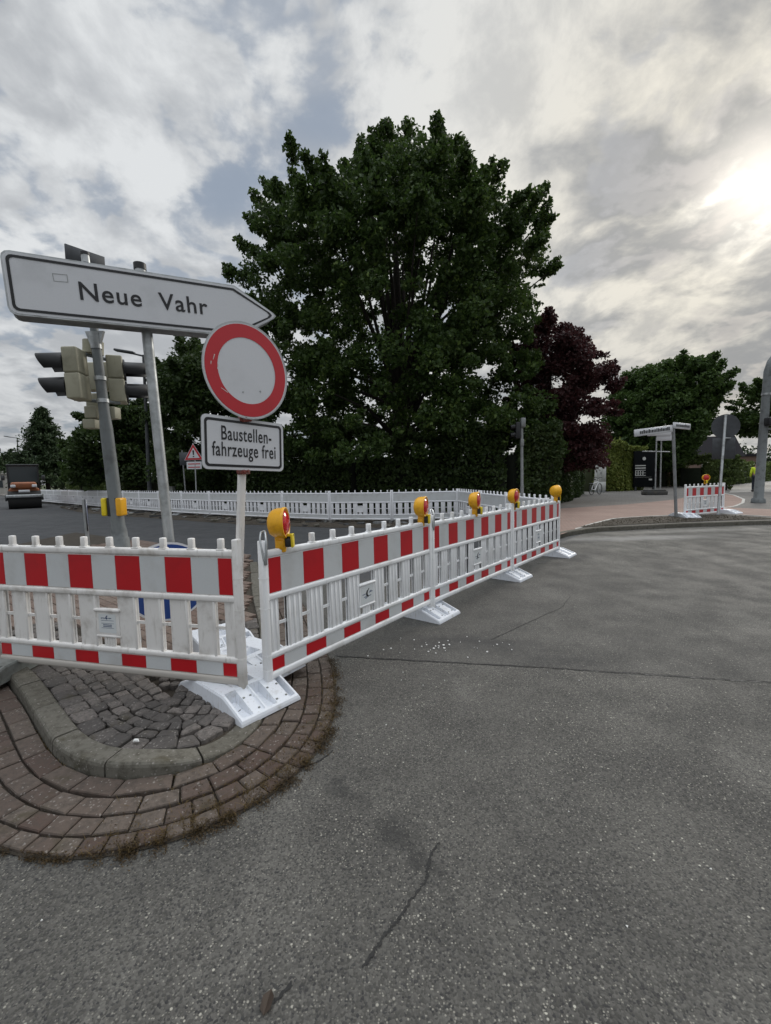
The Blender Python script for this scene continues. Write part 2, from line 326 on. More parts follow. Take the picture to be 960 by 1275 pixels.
M['darktree'] = foliage('dark_leaves', (0.018, 0.036, 0.013), (0.060, 0.095, 0.026), 0.3)
M['midtree'] = foliage('green_leaves', (0.024, 0.052, 0.014), (0.075, 0.125, 0.030), 0.35)
M['conifer'] = foliage('conifer_needles', (0.020, 0.040, 0.018), (0.055, 0.085, 0.034), 0.15)
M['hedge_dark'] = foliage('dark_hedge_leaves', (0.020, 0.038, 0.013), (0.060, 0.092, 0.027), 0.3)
M['hedge_lit_tint'] = foliage('yellow_green_hedge_leaves', (0.10, 0.14, 0.030), (0.22, 0.26, 0.060), 0.35, (0.24, 0.24, 0.07))  # sunlit brightness of this hedge is put into its leaf colours
M['hedge_mid'] = foliage('green_hedge_leaves', (0.045, 0.075, 0.022), (0.115, 0.155, 0.045), 0.3)
M['flower'] = foliage('flowering_shrub_leaves', (0.05, 0.07, 0.025), (0.11, 0.12, 0.05), 0.3, (0.40, 0.22, 0.18))
M['dry_grass'] = foliage('dry_grass', (0.05, 0.035, 0.012), (0.16, 0.11, 0.045), 0.3)
M['verge'] = foliage('verge_plants', (0.03, 0.032, 0.016), (0.07, 0.062, 0.038), 0.3)
M['leaf_dead'] = mat('dead_leaf', (0.03, 0.018, 0.010), 0.7)
M['bark'] = mat('bark', build=dirty((0.028, 0.022, 0.017), (0.014, 0.011, 0.009), 12, 0.4, 0.6, 0.95, bmp=0.8, fine=25))

# ------------------------------------------------------------------ mesh helpers
def new_mesh(name, verts, faces, mats, midx=None, smooth=False):
    me = bpy.data.meshes.new(name); me.from_pydata([tuple(v) for v in verts], [], faces)
    for m in mats: me.materials.append(m)
    if midx: me.polygons.foreach_set('material_index', midx)
    if smooth: me.polygons.foreach_set('use_smooth', [True] * len(me.polygons))
    me.update(); return me
class MB:
    def __init__(s): s.v = []; s.f = []; s.mi = []; s.sm = []; s.mats = []
    def _m(s, m):
        m = M[m] if isinstance(m, str) else m
        if m not in s.mats: s.mats.append(m)
        return s.mats.index(m)
    def add(s, verts, faces, m, smooth=False):
        o = len(s.v); s.v += [Vector(v) for v in verts]; k = s._m(m)
        for f in faces: s.f.append(tuple(i + o for i in f)); s.mi.append(k); s.sm.append(smooth)
    def box(s, x0, x1, y0, y1, z0, z1, m, bev=0.0, seg=2, T=None):
        bm = bmesh.new(); bmesh.ops.create_cube(bm, size=1)
        for v in bm.verts: v.co = Vector(((x0 + x1) / 2 + v.co.x * (x1 - x0), (y0 + y1) / 2 + v.co.y * (y1 - y0), (z0 + z1) / 2 + v.co.z * (z1 - z0)))
        if bev: bmesh.ops.bevel(bm, geom=bm.edges[:], offset=bev, segments=seg, affect='EDGES', profile=0.5)
        if T is not None: bm.transform(T)
        s.bm(bm, m, bool(bev))
    def bm(s, bm, m, smooth=False):
        bm.verts.index_update(); s.add([v.co.copy() for v in bm.verts], [[v.index for v in f.verts] for f in bm.faces], m, smooth); bm.free()
    def tube(s, pts, r, m, n=12, caps=True):
        pts = [Vector(p) for p in pts]; rs = r if isinstance(r, (list, tuple)) else [r] * len(pts)
        vs = []; fs = []; ref = None
        for i, p in enumerate(pts):
            d = (pts[min(i + 1, len(pts) - 1)] - pts[max(i - 1, 0)]).normalized()
            if ref is None: ref = d.orthogonal().normalized()
            a = (ref - d * ref.dot(d)).normalized(); ref = a; b_ = d.cross(a)
            for k in range(n):
                t = 2 * math.pi * k / n; vs.append(p + (a * math.cos(t) + b_ * math.sin(t)) * rs[i])
        for i in range(len(pts) - 1):
            for k in range(n):
                fs.append((i * n + k, i * n + (k + 1) % n, (i + 1) * n + (k + 1) % n, (i + 1) * n + k))
        s.add(vs, fs, m, True)
        if caps:
            s.add([vs[k] for k in range(n)][::-1], [tuple(range(n))], m); s.add(vs[-n:], [tuple(range(n))], m)
    def prism(s, poly, z0, z1, m, T=None, bev=0.0):
        """poly (x,y) extruded z0..z1, then transformed"""
        n = len(poly); vs = [Vector((p[0], p[1], z0)) for p in poly] + [Vector((p[0], p[1], z1)) for p in poly]
        fs = [tuple(range(n))[::-1], tuple(range(n, 2 * n))] + [(i, (i + 1) % n, n + (i + 1) % n, n + i) for i in range(n)]
        if T is not None: vs = [T @ v for v in vs]
        s.add(vs, fs, m)
    def sheet(s, poly, z, m): s.add([(p[0], p[1], z) for p in poly], [tuple(range(len(poly)))], m)
    def mesh(s, name):
        me = new_mesh(name, s.v, s.f, s.mats, s.mi); me.polygons.foreach_set('use_smooth', s.sm); return me
    def obj(s, name, parent=None, **kw):
        o = bpy.data.objects.new(name, s.mesh(name)); col.objects.link(o)
        if parent: o.parent = parent
        tag(o, **kw); return o
def tag(o, label=None, cat=None, group=None, kind=None):
    if label: o['label'] = label
    if cat: o['category'] = cat
    if group: o['group'] = group
    if kind: o['kind'] = kind
    return o
def thing(name, loc, rz, label, cat, group=None, rot=None):
    o = bpy.data.objects.new(name, None); col.objects.link(o); o.empty_display_size = 0.1
    o.location = loc; o.rotation_euler = rot or (0, 0, rz); return tag(o, label, cat, group)
def mobj(name, me, parent=None, **kw):
    o = bpy.data.objects.new(name, me); col.objects.link(o)
    if parent: o.parent = parent
    return tag(o, **kw)
def dup(root, loc, rot, label, group=None, name=None):
    r = root.copy(); col.objects.link(r); r.location = loc; r.rotation_euler = rot if isinstance(rot, tuple) else (0, 0, rot); r['label'] = label
    if group: r['group'] = group
    for ch in list(root.children):
        c = ch.copy(); col.objects.link(c); c.parent = r
        for g in list(ch.children):
            d = g.copy(); col.objects.link(d); d.parent = c
    return r
XZ = Matrix(((1, 0, 0, 0), (0, 0, -1, 0), (0, 1, 0, 0), (0, 0, 0, 1)))   # (x,y,z) -> (x,-z,y): a flat shape stood upright, facing -y
def text_mesh(s, size, m, depth=0.002, xs=1.0, align='CENTER', spacing=1.0, bold=0.0):
    cu = bpy.data.curves.new('lettering', 'FONT'); cu.body = s; cu.size = size; cu.align_x = align; cu.align_y = 'CENTER'; cu.extrude = depth; cu.space_character = spacing; cu.offset = bold
    cu.resolution_u = 4
    o = bpy.data.objects.new('lettering', cu); col.objects.link(o)
    dg = bpy.context.evaluated_depsgraph_get(); dg.update()
    me = bpy.data.meshes.new_from_object(o.evaluated_get(dg)); bpy.data.objects.remove(o)
    me.transform(Matrix.Diagonal((xs, 1, 1, 1))); me.transform(XZ); me.materials.clear(); me.materials.append(m); me.name = 'lettering'
    return me
def ring_poly(r, n=48, rx=None): return [(r * math.cos(2 * math.pi * k / n), (rx or r) * math.sin(2 * math.pi * k / n)) for k in range(n)]
def rrect(x0, x1, z0, z1, r, n=6):
    p = []
    for cx, cz, a0 in ((x1 - r, z0 + r, -90), (x1 - r, z1 - r, 0), (x0 + r, z1 - r, 90), (x0 + r, z0 + r, 180)):
        for k in range(n + 1):
            a = R(a0 + 90 * k / n); p.append((cx + r * math.cos(a), cz + r * math.sin(a)))
    return p
def annulus(mb, outer, inner, z0, z1, m, T):
    n = len(outer); vs = [Vector((*p, z1)) for p in outer] + [Vector((*p, z1)) for p in inner]
    fs = [(i, (i + 1) % n, n + (i + 1) % n, n + i) for i in range(n)]
    mb.add([T @ v for v in vs], fs, m)

# ------------------------------------------------------------------ ground, road, island
gm = MB(); gm.sheet([(-900, -300), (900, -300), (900, 1500), (-900, 1500)], -0.03, 'grassland'); gm.obj('ground', kind='structure')
# carriageway as a grid sheet
rm = MB(); rm.sheet([(-60, -14), (60, -14), (60, 14), (26, 26), (4, 30), (-20, 34), (-30, 60), (-75, 110), (-95, 95)], 0.0, 'asphalt'); rm.obj('road', kind='structure')

def catmull(P, n=10):
    out = []; P = [Vector((*p, 0)) for p in P]
    Q = [P[0] * 2 - P[1]] + P + [P[-1] * 2 - P[-2]]
    for i in range(1, len(Q) - 2):
        for k in range(n):
            t = k / n; a, b_, c, d = Q[i - 1:i + 3]
            out.append(0.5 * ((2 * b_) + (c - a) * t + (2 * a - 5 * b_ + 4 * c - d) * t * t + (3 * b_ - a - 3 * c + d) * t ** 3))
    out.append(P[-1]); return out
def resample(L, step):
    d = [0]
    for i in range(1, len(L)): d.append(d[-1] + (L[i] - L[i - 1]).length)
    n = max(2, int(round(d[-1] / step))); out = []; j = 0
    for k in range(n + 1):
        s_ = d[-1] * k / n
        while j < len(d) - 2 and d[j + 1] < s_: j += 1
        t = (s_ - d[j]) / max(1e-9, d[j + 1] - d[j]); out.append(L[j].lerp(L[j + 1], min(1, t)))
    return out
def normals(L):
    N = []
    for i in range(len(L)):
        d = (L[min(i + 1, len(L) - 1)] - L[max(i - 1, 0)]).normalized(); N.append(Vector((d.y, -d.x, 0)))
    return N
KERB = catmull([(-4.6, 4.55), (-3.5, 3.62), (-2.55, 2.86), (-2.05, 2.42), (-1.76, 2.17), (-1.52, 2.03), (-1.3, 1.975), (-1.12, 1.99), (-0.96, 2.06), (-0.83, 2.20), (-0.76, 2.42), (-0.77, 2.75), (-0.87, 3.25), (-1.12, 4.1), (-1.55, 5.3), (-2.2, 7.3)], 12)
ISL_Z = 0.085
def kz(p):      # kerb height above road: it sinks towards the right of the nose
    t = min(1, max(0, (p.x + 1.25) / 0.45)); t = t * t * (3 - 2 * t)
    return 0.105 - 0.06 * t if p.y < 4 else 0.06
# kerb travels left -> nose -> back, so the inside of the island is on its left: outward normal = (d.y,-d.x)
def stone_block(mb, quad, z0, z1, inset=0.005, m='paver', tilt=0.002):
    c = sum((Vector(q) for q in quad), Vector()) / len(quad); n = len(quad)
    tz = [z1 + random.uniform(-tilt, tilt) for _ in quad]
    lo_ = [Vector((q[0], q[1], z0)) for q in quad]; md = [Vector((q[0], q[1], tz[i] - inset)) for i, q in enumerate(quad)]
    tp = []
    for i, q in enumerate(quad):
        d = (c - Vector(q)); d.z = 0
        L_ = max(d.length, 1e-4); e = Vector(q) + d / L_ * inset * 1.4; tp.append(Vector((e.x, e.y, tz[i])))
    vs = lo_ + md + tp; fs = [tuple(range(2 * n, 3 * n))]
    for i in range(n):
        j = (i + 1) % n; fs += [(i, j, n + j, n + i), (n + i, n + j, 2 * n + j, 2 * n + i)]
    mb.add(vs, fs, m)
# fix direction: make normals point out of the island
c_in = Vector((-1.6, 3.4, 0))
def offset(L, d):
    N = normals(L); return [L[i] + N[i] * d for i in range(len(L))]
tmp = normals(KERB); mid_i = len(KERB) // 3
SGN = 1 if (KERB[mid_i] + tmp[mid_i] * 0.1 - c_in).length > (KERB[mid_i] - c_in).length else -1
def outw(d): return offset(KERB, SGN * d)
K = resample(KERB, 0.55); FN = 8
kb = MB()
Lf = resample(KERB, 0.46 / FN); W_ = 0.122
No = normals(Lf)
ii = 0
while ii < len(Lf) - 1:
    seg = list(range(ii, min(ii + FN, len(Lf) - 1) + 1)); ii += FN
    prof = [(0.004, -0.05), (0.0, 0.78), (-0.005, 0.91), (-0.014, 0.985), (-0.024, 1.0), (-W_ + 0.008, 1.0), (-W_, 0.93), (-W_, -0.05)]
    vs = []; fs = []; jz = random.uniform(-0.003, 0.003)
    for a, q in enumerate(seg):
        p = Lf[q].copy(); n_ = No[q] * SGN; h = kz(p) + jz
        tg = Vector((-n_.y, n_.x, 0)); sh = 0.005 if a == 0 else (-0.005 if a == len(seg) - 1 else 0)
        d_ = (Lf[min(q + 1, len(Lf) - 1)] - Lf[max(q - 1, 0)]).normalized()
        p = p + d_ * sh
        for (o_, z_) in prof: vs.append(p + n_ * o_ + Vector((0, 0, h * z_)))
    P_ = len(prof)
    for a in range(len(seg) - 1):
        for k in range(P_ - 1): fs.append((a * P_ + k, (a + 1) * P_ + k, (a + 1) * P_ + k + 1, a * P_ + k + 1))
    fs.append(tuple(range(P_))); fs.append(tuple(range((len(seg) - 1) * P_, len(seg) * P_))[::-1])
    kb.add(vs, fs, 'kerb')
kb.obj('island_kerb', kind='structure')
# paver rings round the kerb
pv = MB()
ringbase = outw(0.0); ringout = outw(0.415)
bv = []; bf = []
for i in range(len(ringbase)): bv += [ringbase[i] + Vector((0, 0, 0.004)), ringout[i] + Vector((0, 0, 0.004))]
for i in range(len(ringbase) - 1): bf.append((2 * i, 2 * i + 1, 2 * i + 3, 2 * i + 2))
pb = MB(); pb.add(bv, bf, 'soil'); pb.obj('paver_bed', kind='structure')
rows = [(0.012, 0.112, 0.215), (0.121, 0.218, 0.145), (0.228, 0.318, 0.115), (0.328, 0.402, 0.105)]
for ri, (a, b_, step) in enumerate(rows):
    A = outw(a); B = outw(b_); m_ = resample(outw((a + b_) / 2), step / 6)
    # walk by index parameter along the kerb polyline using arc length of the middle line
    Mid = outw((a + b_) / 2); d = [0]
    for i in range(1, len(Mid)): d.append(d[-1] + (Mid[i] - Mid[i - 1]).length)
    def at(L, s_):
        j = min(max(np.searchsorted(d, s_) - 1, 0), len(d) - 2); t = (s_ - d[j]) / max(1e-9, d[j + 1] - d[j]); return L[j].lerp(L[j + 1], min(max(t, 0), 1))
    s_ = random.uniform(0, step)
    while s_ < d[-1] - step:
        l_ = step * random.uniform(0.86, 1.14); g = 0.0035
        j = lambda: Vector((random.uniform(-.003, .003), random.uniform(-.003, .003), 0))
        quad = [at(A, s_ + g) + j(), at(B, s_ + g) + j(), at(B, s_ + l_ - g) + j(), at(A, s_ + l_ - g) + j()]
        ztop = 0.017 + 0.014 * (1 - ri / 3) + random.uniform(-0.003, 0.003)
        stone_block(pv, quad, 0.0, ztop, 0.005, 'paver', 0.0025)
        s_ += l_
pv.obj('paver_ring', kind='structure')
# island surface
inner = outw(-W_ + 0.01)
isl = MB(); poly = [p for p in inner[::3]] + [Vector((-2.6, 8.0, 0)), Vector((-9, 12.5, 0)), Vector((-8.5, 7.8, 0))]
isl.sheet(poly, 0.042, 'soil'); isl.obj('island_bed', kind='structure')
def inside(p, poly):
    c = False; n = len(poly)
    for i in range(n):
        a, b_ = poly[i], poly[(i + 1) % n]
        if (a.y > p.y) != (b_.y > p.y) and p.x < (b_.x - a.x) * (p.y - a.y) / (b_.y - a.y) + a.x: c = not c
    return c
def kdist(p): return min((p - q).length for q in KERB)
def isz(p): return max(0.045, min(0.10, 0.085 - 0.05 * max(0, (p.x + 1.25)) ** 1.0)) if p.y < 3 else 0.07
st = MB()
off = W_ + 0.008; rown = 0
while off < 0.62:
    wd = random.uniform(0.062, 0.080) if rown else 0.115
    A = outw(-off); B = outw(-(off + wd)); s_ = 0
    Mid = outw(-(off + wd / 2)); d = [0]
    for i in range(1, len(Mid)): d.append(d[-1] + (Mid[i] - Mid[i - 1]).length)
    while s_ < d[-1] - 0.1:
        l_ = random.uniform(0.065, 0.12) if rown else random.uniform(0.10, 0.17); g = 0.004
        i0 = min(np.searchsorted(d, s_ + g), len(d) - 1); i1 = min(np.searchsorted(d, s_ + l_ - g), len(d) - 1)
        def at2(L, q):
            j = min(max(np.searchsorted(d, q) - 1, 0), len(d) - 2); t = (q - d[j]) / max(1e-9, d[j + 1] - d[j]); return L[j].lerp(L[j + 1], min(max(t, 0), 1))
        J = lambda: Vector((random.uniform(-.008, .008), random.uniform(-.008, .008), 0))
        quad = [at2(A, s_ + g) + J(), at2(A, s_ + l_ - g) + J(), at2(B, s_ + l_ - g) + J(), at2(B, s_ + g) + J()]
        cc = sum(quad, Vector()) / 4; s_ += l_
        if cc.y > 4.2 or cc.x < -3.6 or kdist(cc) < off + wd * 0.3: continue
        ar = (quad[1] - quad[0]).cross(quad[3] - quad[0]).z
        if abs(ar) < 0.0014: continue
        if ar < 0: quad = quad[::-1]
        # dry-laid stones: some sunken, corners knocked off
        q8 = []
        for i in range(4):
            a_, b2 = quad[i], quad[(i + 1) % 4]; k1, k2 = random.uniform(.06, .2), random.uniform(.8, .94)
            q8 += [a_.lerp(b2, k1), a_.lerp(b2, k2)]
        stone_block(st, q8, 0.02, isz(cc) + random.uniform(-0.008, 0.003), 0.006, 'sett', 0.003)
    off += wd + 0.005; rown += 1
# random setts in the middle
P0 = Vector((-2.9, 2.4, 0))
for ix in range(42):
    for iy in range(34):
        c = Vector((-3.2 + ix * 0.076 + (iy % 2) * 0.038, 2.3 + iy * 0.070, 0)) + Vector((random.uniform(-.012, .012), random.uniform(-.012, .012), 0))
        if not inside(c, poly) or kdist(c) < 0.66 or c.y > 3.35: continue
        n = random.choice([5, 6, 6, 7]); a0 = random.random() * 6; r_ = random.uniform(.031, .041)
        q = [c + Vector((math.cos(a0 + 2 * math.pi * k / n) * r_ * random.uniform(.82, 1.1), math.sin(a0 + 2 * math.pi * k / n) * r_ * random.uniform(.82, 1.1), 0)) for k in range(n)]
        stone_block(st, q, 0.02, isz(c) + random.uniform(-0.008, 0.003), 0.006, 'sett', 0.003)
st.obj('island_setts', kind='structure')
fl = MB()
ang = R(-38); ca, sa = math.cos(ang), math.sin(ang)
for iu in range(-30, 45):
    for iv in range(-40, 75):
        u0, v0 = iu * 0.2 + (iv % 2) * 0.1, iv * 0.1
        cu_, cv_ = u0 + 0.1, v0 + 0.05
        c = Vector((-3 + cu_ * ca - cv_ * sa, 4.5 + cu_ * sa + cv_ * ca, 0))
        if c.y < 2.6 or not inside(c, poly): continue
        if c.y < 3.45 and kdist(c) < 1.1 and c.x > -3.5: continue
        if kdist(c) < (0.66 if c.y < 4.2 else 0.2): continue
        q = []
        for (du, dv) in ((.003, .003), (.197, .003), (.197, .097), (.003, .097)):
            uu, vv = u0 + du, v0 + dv; q.append(Vector((-3 + uu * ca - vv * sa, 4.5 + uu * sa + vv * ca, 0)))
        stone_block(fl, q, 0.03, 0.072 + random.uniform(-.002, .002), 0.004, 'paver_flat', 0.001)
fl.obj('island_paving', kind='structure')

# seam and cracks in the asphalt (filled joints a few mm proud of the road)
def strip(name, pts, wd, m, z=0.003, jit=0.3, step=0.03, sub=0.0):
    L = resample([Vector((*p, 0)) for p in pts], step); N = normals(L); vs = []; fs = []
    wob = 0
    for i, p in enumerate(L):
        wob = wob * 0.8 + random.uniform(-1, 1) * sub
        e = 1.0 if 0 < i < len(L) - 1 else 0.1
        a = wd * (1 + random.uniform(-jit, jit)) * e; b_ = wd * (1 + random.uniform(-jit, jit)) * e
        vs += [p + N[i] * (wob + a) + Vector((0, 0, z)), p + N[i] * (wob - b_) + Vector((0, 0, z))]
    for i in range(len(L) - 1): fs.append((2 * i, 2 * i + 1, 2 * i + 3, 2 * i + 2))
    mb = MB(); mb.add(vs, fs, m); return mb
strip('seam', [(-0.43, 3.42), (1.06, 3.155), (2.59, 2.84), (6.5, 2.0)], 0.0078, 'tar', 0.0035, 0.8, 0.010, 0.0030).obj('road_seam', kind='structure')
strip('seam', [(1.4, 3.078), (2.59, 2.826), (6.5, 1.985)], 0.004, 'joint_sand', 0.0025, 0.9, 0.02, 0.001).obj('road_seam_edge', kind='structure')
strip('crack', [(0.185, 1.605), (0.14, 1.53), (0.115, 1.44), (0.04, 1.34), (-0.03, 1.26), (-0.10, 1.17)], 0.0042, 'tar', 0.003, 0.95, 0.005, 0.0024).obj('road_crack', kind='structure')
strip('crack', [(-0.30, 1.14), (-0.335, 1.085)], 0.006, 'tar', 0.003, 0.9, 0.008, 0.0015).obj('road_crack', kind='structure')
strip('crack', [(0.9, 3.7), (1.5, 4.25), (1.9, 4.6), (2.15, 5.0)], 0.004, 'tar', 0.003, 0.9, 0.02, 0.004).obj('road_crack', kind='structure')
strip('crack', [(-0.50, 2.02), (-0.36, 2.12), (-0.30, 2.2)], 0.004, 'tar', 0.003, 0.9, 0.01, 0.002).obj('road_crack', kind='structure')
# paint chips scattered by the seam
ch = MB()
for k in range(36):
    x = 0.5 + random.gauss(0, .28); y = 3.55 + random.gauss(0, .11)
    r_ = random.uniform(.003, .009) * random.choice([.6, .8, 1, 1.5]); n = random.choice([4, 5]); a0 = random.random() * 6
    ch.prism([(x + r_ * math.cos(a0 + 2 * math.pi * i / n) * random.uniform(.6, 1.3), y + r_ * math.sin(a0 + 2 * math.pi * i / n) * random.uniform(.6, 1.3)) for i in range(n)], 0.001, 0.006, 'chips')
for k in range(26):
    x = random.uniform(-1.6, 1.5); y = random.uniform(1.2, 3.2); r_ = random.uniform(.002, .0045); a0 = random.random() * 6
    if (Vector((x, y, 0)) - Vector((-1.3, 2.6, 0))).length < 1.15: continue
    ch.prism([(x + r_ * math.cos(a0 + 2.1 * i), y + r_ * math.sin(a0 + 2.1 * i)) for i in range(3)], 0.001, 0.004, 'chips')
ch.obj('paint_chips', label='scattered white paint chips on the asphalt in front of the second barrier foot', cat='debris', kind='stuff')

# pavement beyond the junction
KR = [(-75, 80), (-27.5, 36.6), (-14.75, 24.4), (-1.8, 15.2), (1.6, 14.0), (2.9, 12.0)] + [tuple(G(*p)[:2]) for p in ((684, 671), (700, 669), (716, 666), (745, 662), (773, 660.5), (840, 657), (926, 654), (960, 653))] + [(15, 10.9), (40, 10.9)]
KRc = catmull(KR, 8)
pvm = MB(); pp = [(p.x, p.y) for p in KRc] + [(60, 11.0), (140, 160), (-60, 120)]
pvm.prism(pp, -0.02, 0.095, 'grey_slabs'); pvm.obj('pavement', kind='structure')
kk = MB(); Lk = resample(catmull(KR[4:], 8), 0.25); Nk = normals(Lk)
prof = [(-0.0, 0.0), (-0.0, 0.085), (0.012, 0.105), (0.13, 0.108), (0.13, 0.09)]
sg = 1 if (Nk[10].y < 0) else -1
for i in range(len(Lk) - 1):
    if i % 4 == 3: continue
for a in range(0, len(Lk) - 4, 4):
    vs = []; fs = []
    for q in range(a, a + 5):
        dd = (Lk[min(q + 1, len(Lk) - 1)] - Lk[q - 1 if q else 0]).normalized() * (0.004 if q == a else (-0.004 if q == a + 4 else 0))
        for (o_, z_) in prof: vs.append(Lk[q] + dd + Nk[q] * sg * (0.012 - o_) + Vector((0, 0, z_)))
    for q in range(4):
        for k in range(4): fs.append((q * 5 + k, (q + 1) * 5 + k, (q + 1) * 5 + k + 1, q * 5 + k + 1))
    fs += [(0, 1, 2, 3, 4), (24, 23, 22, 21, 20)]
    kk.add(vs, fs, 'kerb')
kk.obj('pavement_kerb', kind='structure')
pk = MB(); z = 0.100
pk.sheet([G(*p, z=z)[:2] for p in ((690, 668), (703, 664), (720, 657), (760, 646), (830, 641.5), (900, 639), (960, 643), (1050, 650), (1050, 634), (960, 634), (910, 632), (925, 626.5), (926, 622), (915, 617), (895, 613.5), (868, 616), (840, 622), (780, 628), (700, 633), (640, 636))], z, 'pink_path')
pk.obj('cycle_path', kind='structure')
wl = strip('l', [G(*p, z=z)[:2] for p in ((860, 634.5), (895, 633), (916, 630), (925, 626), (926, 621.5), (914, 616.5), (895, 613))], 0.05, 'white_line', 0.1045, 0.1, 0.2)
wl.obj('path_edge_line', kind='structure')
wl2 = strip('l', [G(*p, z=z)[:2] for p in ((716, 659), (738, 652), (764, 645.5), (800, 643), (835, 641.5), (900, 639.5), (960, 643))], 0.045, 'white_line', 0.1045, 0.1, 0.2)
wl2.obj('path_kerb_line', kind='structure')
vg = MB(); vpoly = [G(*p, z=z)[:2] for p in ((720, 657), (740, 652), (765, 646.5), (800, 644), (835, 643), (900, 641), (960, 645), (960, 646.5), (900, 648), (830, 651), (770, 654))]
vg.sheet(vpoly, 0.1065, 'soil'); vg.obj('verge', kind='structure')
lp = MB(); lp.sheet([(20.5, 25.8), (26, 25), (34, 27), (190, 150), (180, 175), (70, 72), (33, 41)], 0.1, 'light_path'); lp.obj('footpath', kind='structure')
gr = MB(); gr.sheet([(36, 33), (70, 45), (160, 110), (150, 112), (60, 52)], 0.106, 'grassland'); gr.obj('grass_strip', kind='structure')
# dug up strip in front of the long fence
dg_ = MB(); base = [(-20, 26.6), (-14.9, 21.3), (-9.5, 17.4), (-5, 14.3), (-1.5, 12.6), (0.5, 12.1), (2.0, 12.6), (3.2, 12.0)]
top_ = [(-20, 28.2), (-14.7, 24.0), (-9.2, 20.0), (-4.6, 16.6), (-1.4, 14.8), (0.6, 14.1), (2.4, 14.0), (3.6, 12.2)]
Lb = resample([Vector((*p, 0)) for p in base], .4); Lt = resample([Vector((*p, 0)) for p in top_], .4); nL = 75
Lb = resample(Lb, sum((Lb[i + 1] - Lb[i]).length for i in range(len(Lb) - 1)) / nL); Lt = resample(Lt, sum((Lt[i + 1] - Lt[i]).length for i in range(len(Lt) - 1)) / nL)
vs = []; fs = []
for i in range(min(len(Lb), len(Lt))):
    for k in range(9):
        p = Lb[i].lerp(Lt[i], k / 8) + Vector((random.uniform(-.08, .08), random.uniform(-.08, .08), 0)); p.z = (0.006 if k in (0, 8) else random.uniform(0.006, 0.075)); vs.append(p)
for i in range(min(len(Lb), len(Lt)) - 1):
    for k in range(8): fs.append((i * 9 + k, (i + 1) * 9 + k, (i + 1) * 9 + k + 1, i * 9 + k + 1))
dg_.add(vs, fs, 'soil')
for k in range(130):
    t = random.random(); i = random.randrange(min(len(Lb), len(Lt))); c = Lb[i].lerp(Lt[i], random.uniform(.02, .8)); r_ = random.uniform(.05, .22)
    dg_.box(-r_, r_, -r_ * .6, r_ * .6, 0, r_ * .35, random.choice(['grey_steel', 'kerb', 'soil', 'asphalt']), T=Matrix.Translation(c + Vector((0, 0, 0.02))) @ Matrix.Rotation(random.random() * 3, 4, 'Z') @ Matrix.Rotation(random.uniform(-.25, .25), 4, 'X'))
dg_.obj('rubble', label='strip of dug up soil and broken slabs along the foot of the long white fence', cat='rubble', kind='stuff')

# ------------------------------------------------------------------ plastic barriers
PL = 2.04
def panel_body(m='plastic', ribs=True):
    b = MB(); x0, x1 = 0.045, 1.995
    b.box(0.03, 2.01, -0.022, 0.022, 0.932, 0.979, m, 0.014, 3)           # top rail
    b.box(x0, x1, -0.012, 0.012, 0.685, 0.94, m)                           # upper board
    b.box(0.03, 2.01, -0.022, 0.022, 0.648, 0.690, m, 0.012, 3)           # middle rail
    b.box(0.03, 2.01, -0.022, 0.022, 0.262, 0.300, m, 0.012, 3)           # lower rail
    b.box(x0, x1, -0.012, 0.012, 0.165, 0.27, m)                           # lower board
    b.box(0.03, 2.01, -0.023, 0.023, 0.12, 0.170, m, 0.015, 3)            # bottom rail
    def slat(a, c, z0=0.29, z1=0.66):
        b.box(a, c, -0.008, 0.010, z0, z1, m)
        w_ = c - a; n = 3 if w_ > .1 else 2
        for k in range(n):
            cx = a + w_ * (k + .5) / n
            if ribs: b.box(cx - .010, cx + .010, -0.013, -0.006, z0, z1, m, 0.004, 1)
        b.box(a, a + .006, -0.010, 0.018, z0, z1, m); b.box(c - .006, c, -0.010, 0.018, z0, z1, m)
        if not ribs: b.box(c - .016, c + .002, -0.017, 0.0, z0, z1, m, 0.005, 2)
    gaps = [0.12, 0.32, 0.52, 0.72]
    gw = 0.068
    edges = [0.045]
    for g in gaps: edges += [g, g + gw]
    edges.append(0.93)
    L_ = [(edges[i], edges[i + 1]) for i in range(0, len(edges), 2)]
    for a, c in L_: slat(a, c); slat(PL - c, PL - a)
    for g in gaps:
        for q in (g, PL - g - gw): b.box(q - .004, q + gw + .004, -0.003, 0.006, 0.470, 0.490, m)
    # label plate with hand hole above and slot below
    b.box(0.925, 1.115, -0.014, 0.010, 0.375, 0.545, m)
    b.box(0.915, 1.125, -0.024, 0.014, 0.540, 0.562, m, 0.008, 2)
    b.box(0.92, 1.12, -0.018, 0.012, 0.362, 0.380, m, 0.006, 2)
    b.box(0.975, 1.065, -0.008, 0.008, 0.29, 0.37, m, 0.004, 1)
    for a in (1.0, 1.02, 1.04): b.box(a - .004, a + .004, -0.013, -0.006, 0.295, 0.36, m)
    for k in range(9):                                                      # pegs along the top
        cx = 0.02 + 0.21 * (k + 1) - .0
        b.box(cx - .018, cx + .018, -0.016, 0.016, 0.965, 1.048, m, 0.006, 2)
        b.box(cx - .028, cx + .028, -0.018, 0.018, 0.972, 0.985, m, 0.004, 1)
    return b.mesh('panel_body')
def panel_post(m='plastic'):
    b = MB(); b.box(-0.02, 0.02, -0.026, 0.026, 0.07, 1.045, m, 0.006, 2); b.box(-0.016, 0.016, -0.016, 0.016, 0.03, 0.08, m, 0.004, 1)
    for z_ in (0.19, 0.29, 0.60, 0.80): b.box(-0.0215, 0.0215, -0.0275, 0.0275, z_, z_ + .004, m)
    return b.mesh('post')
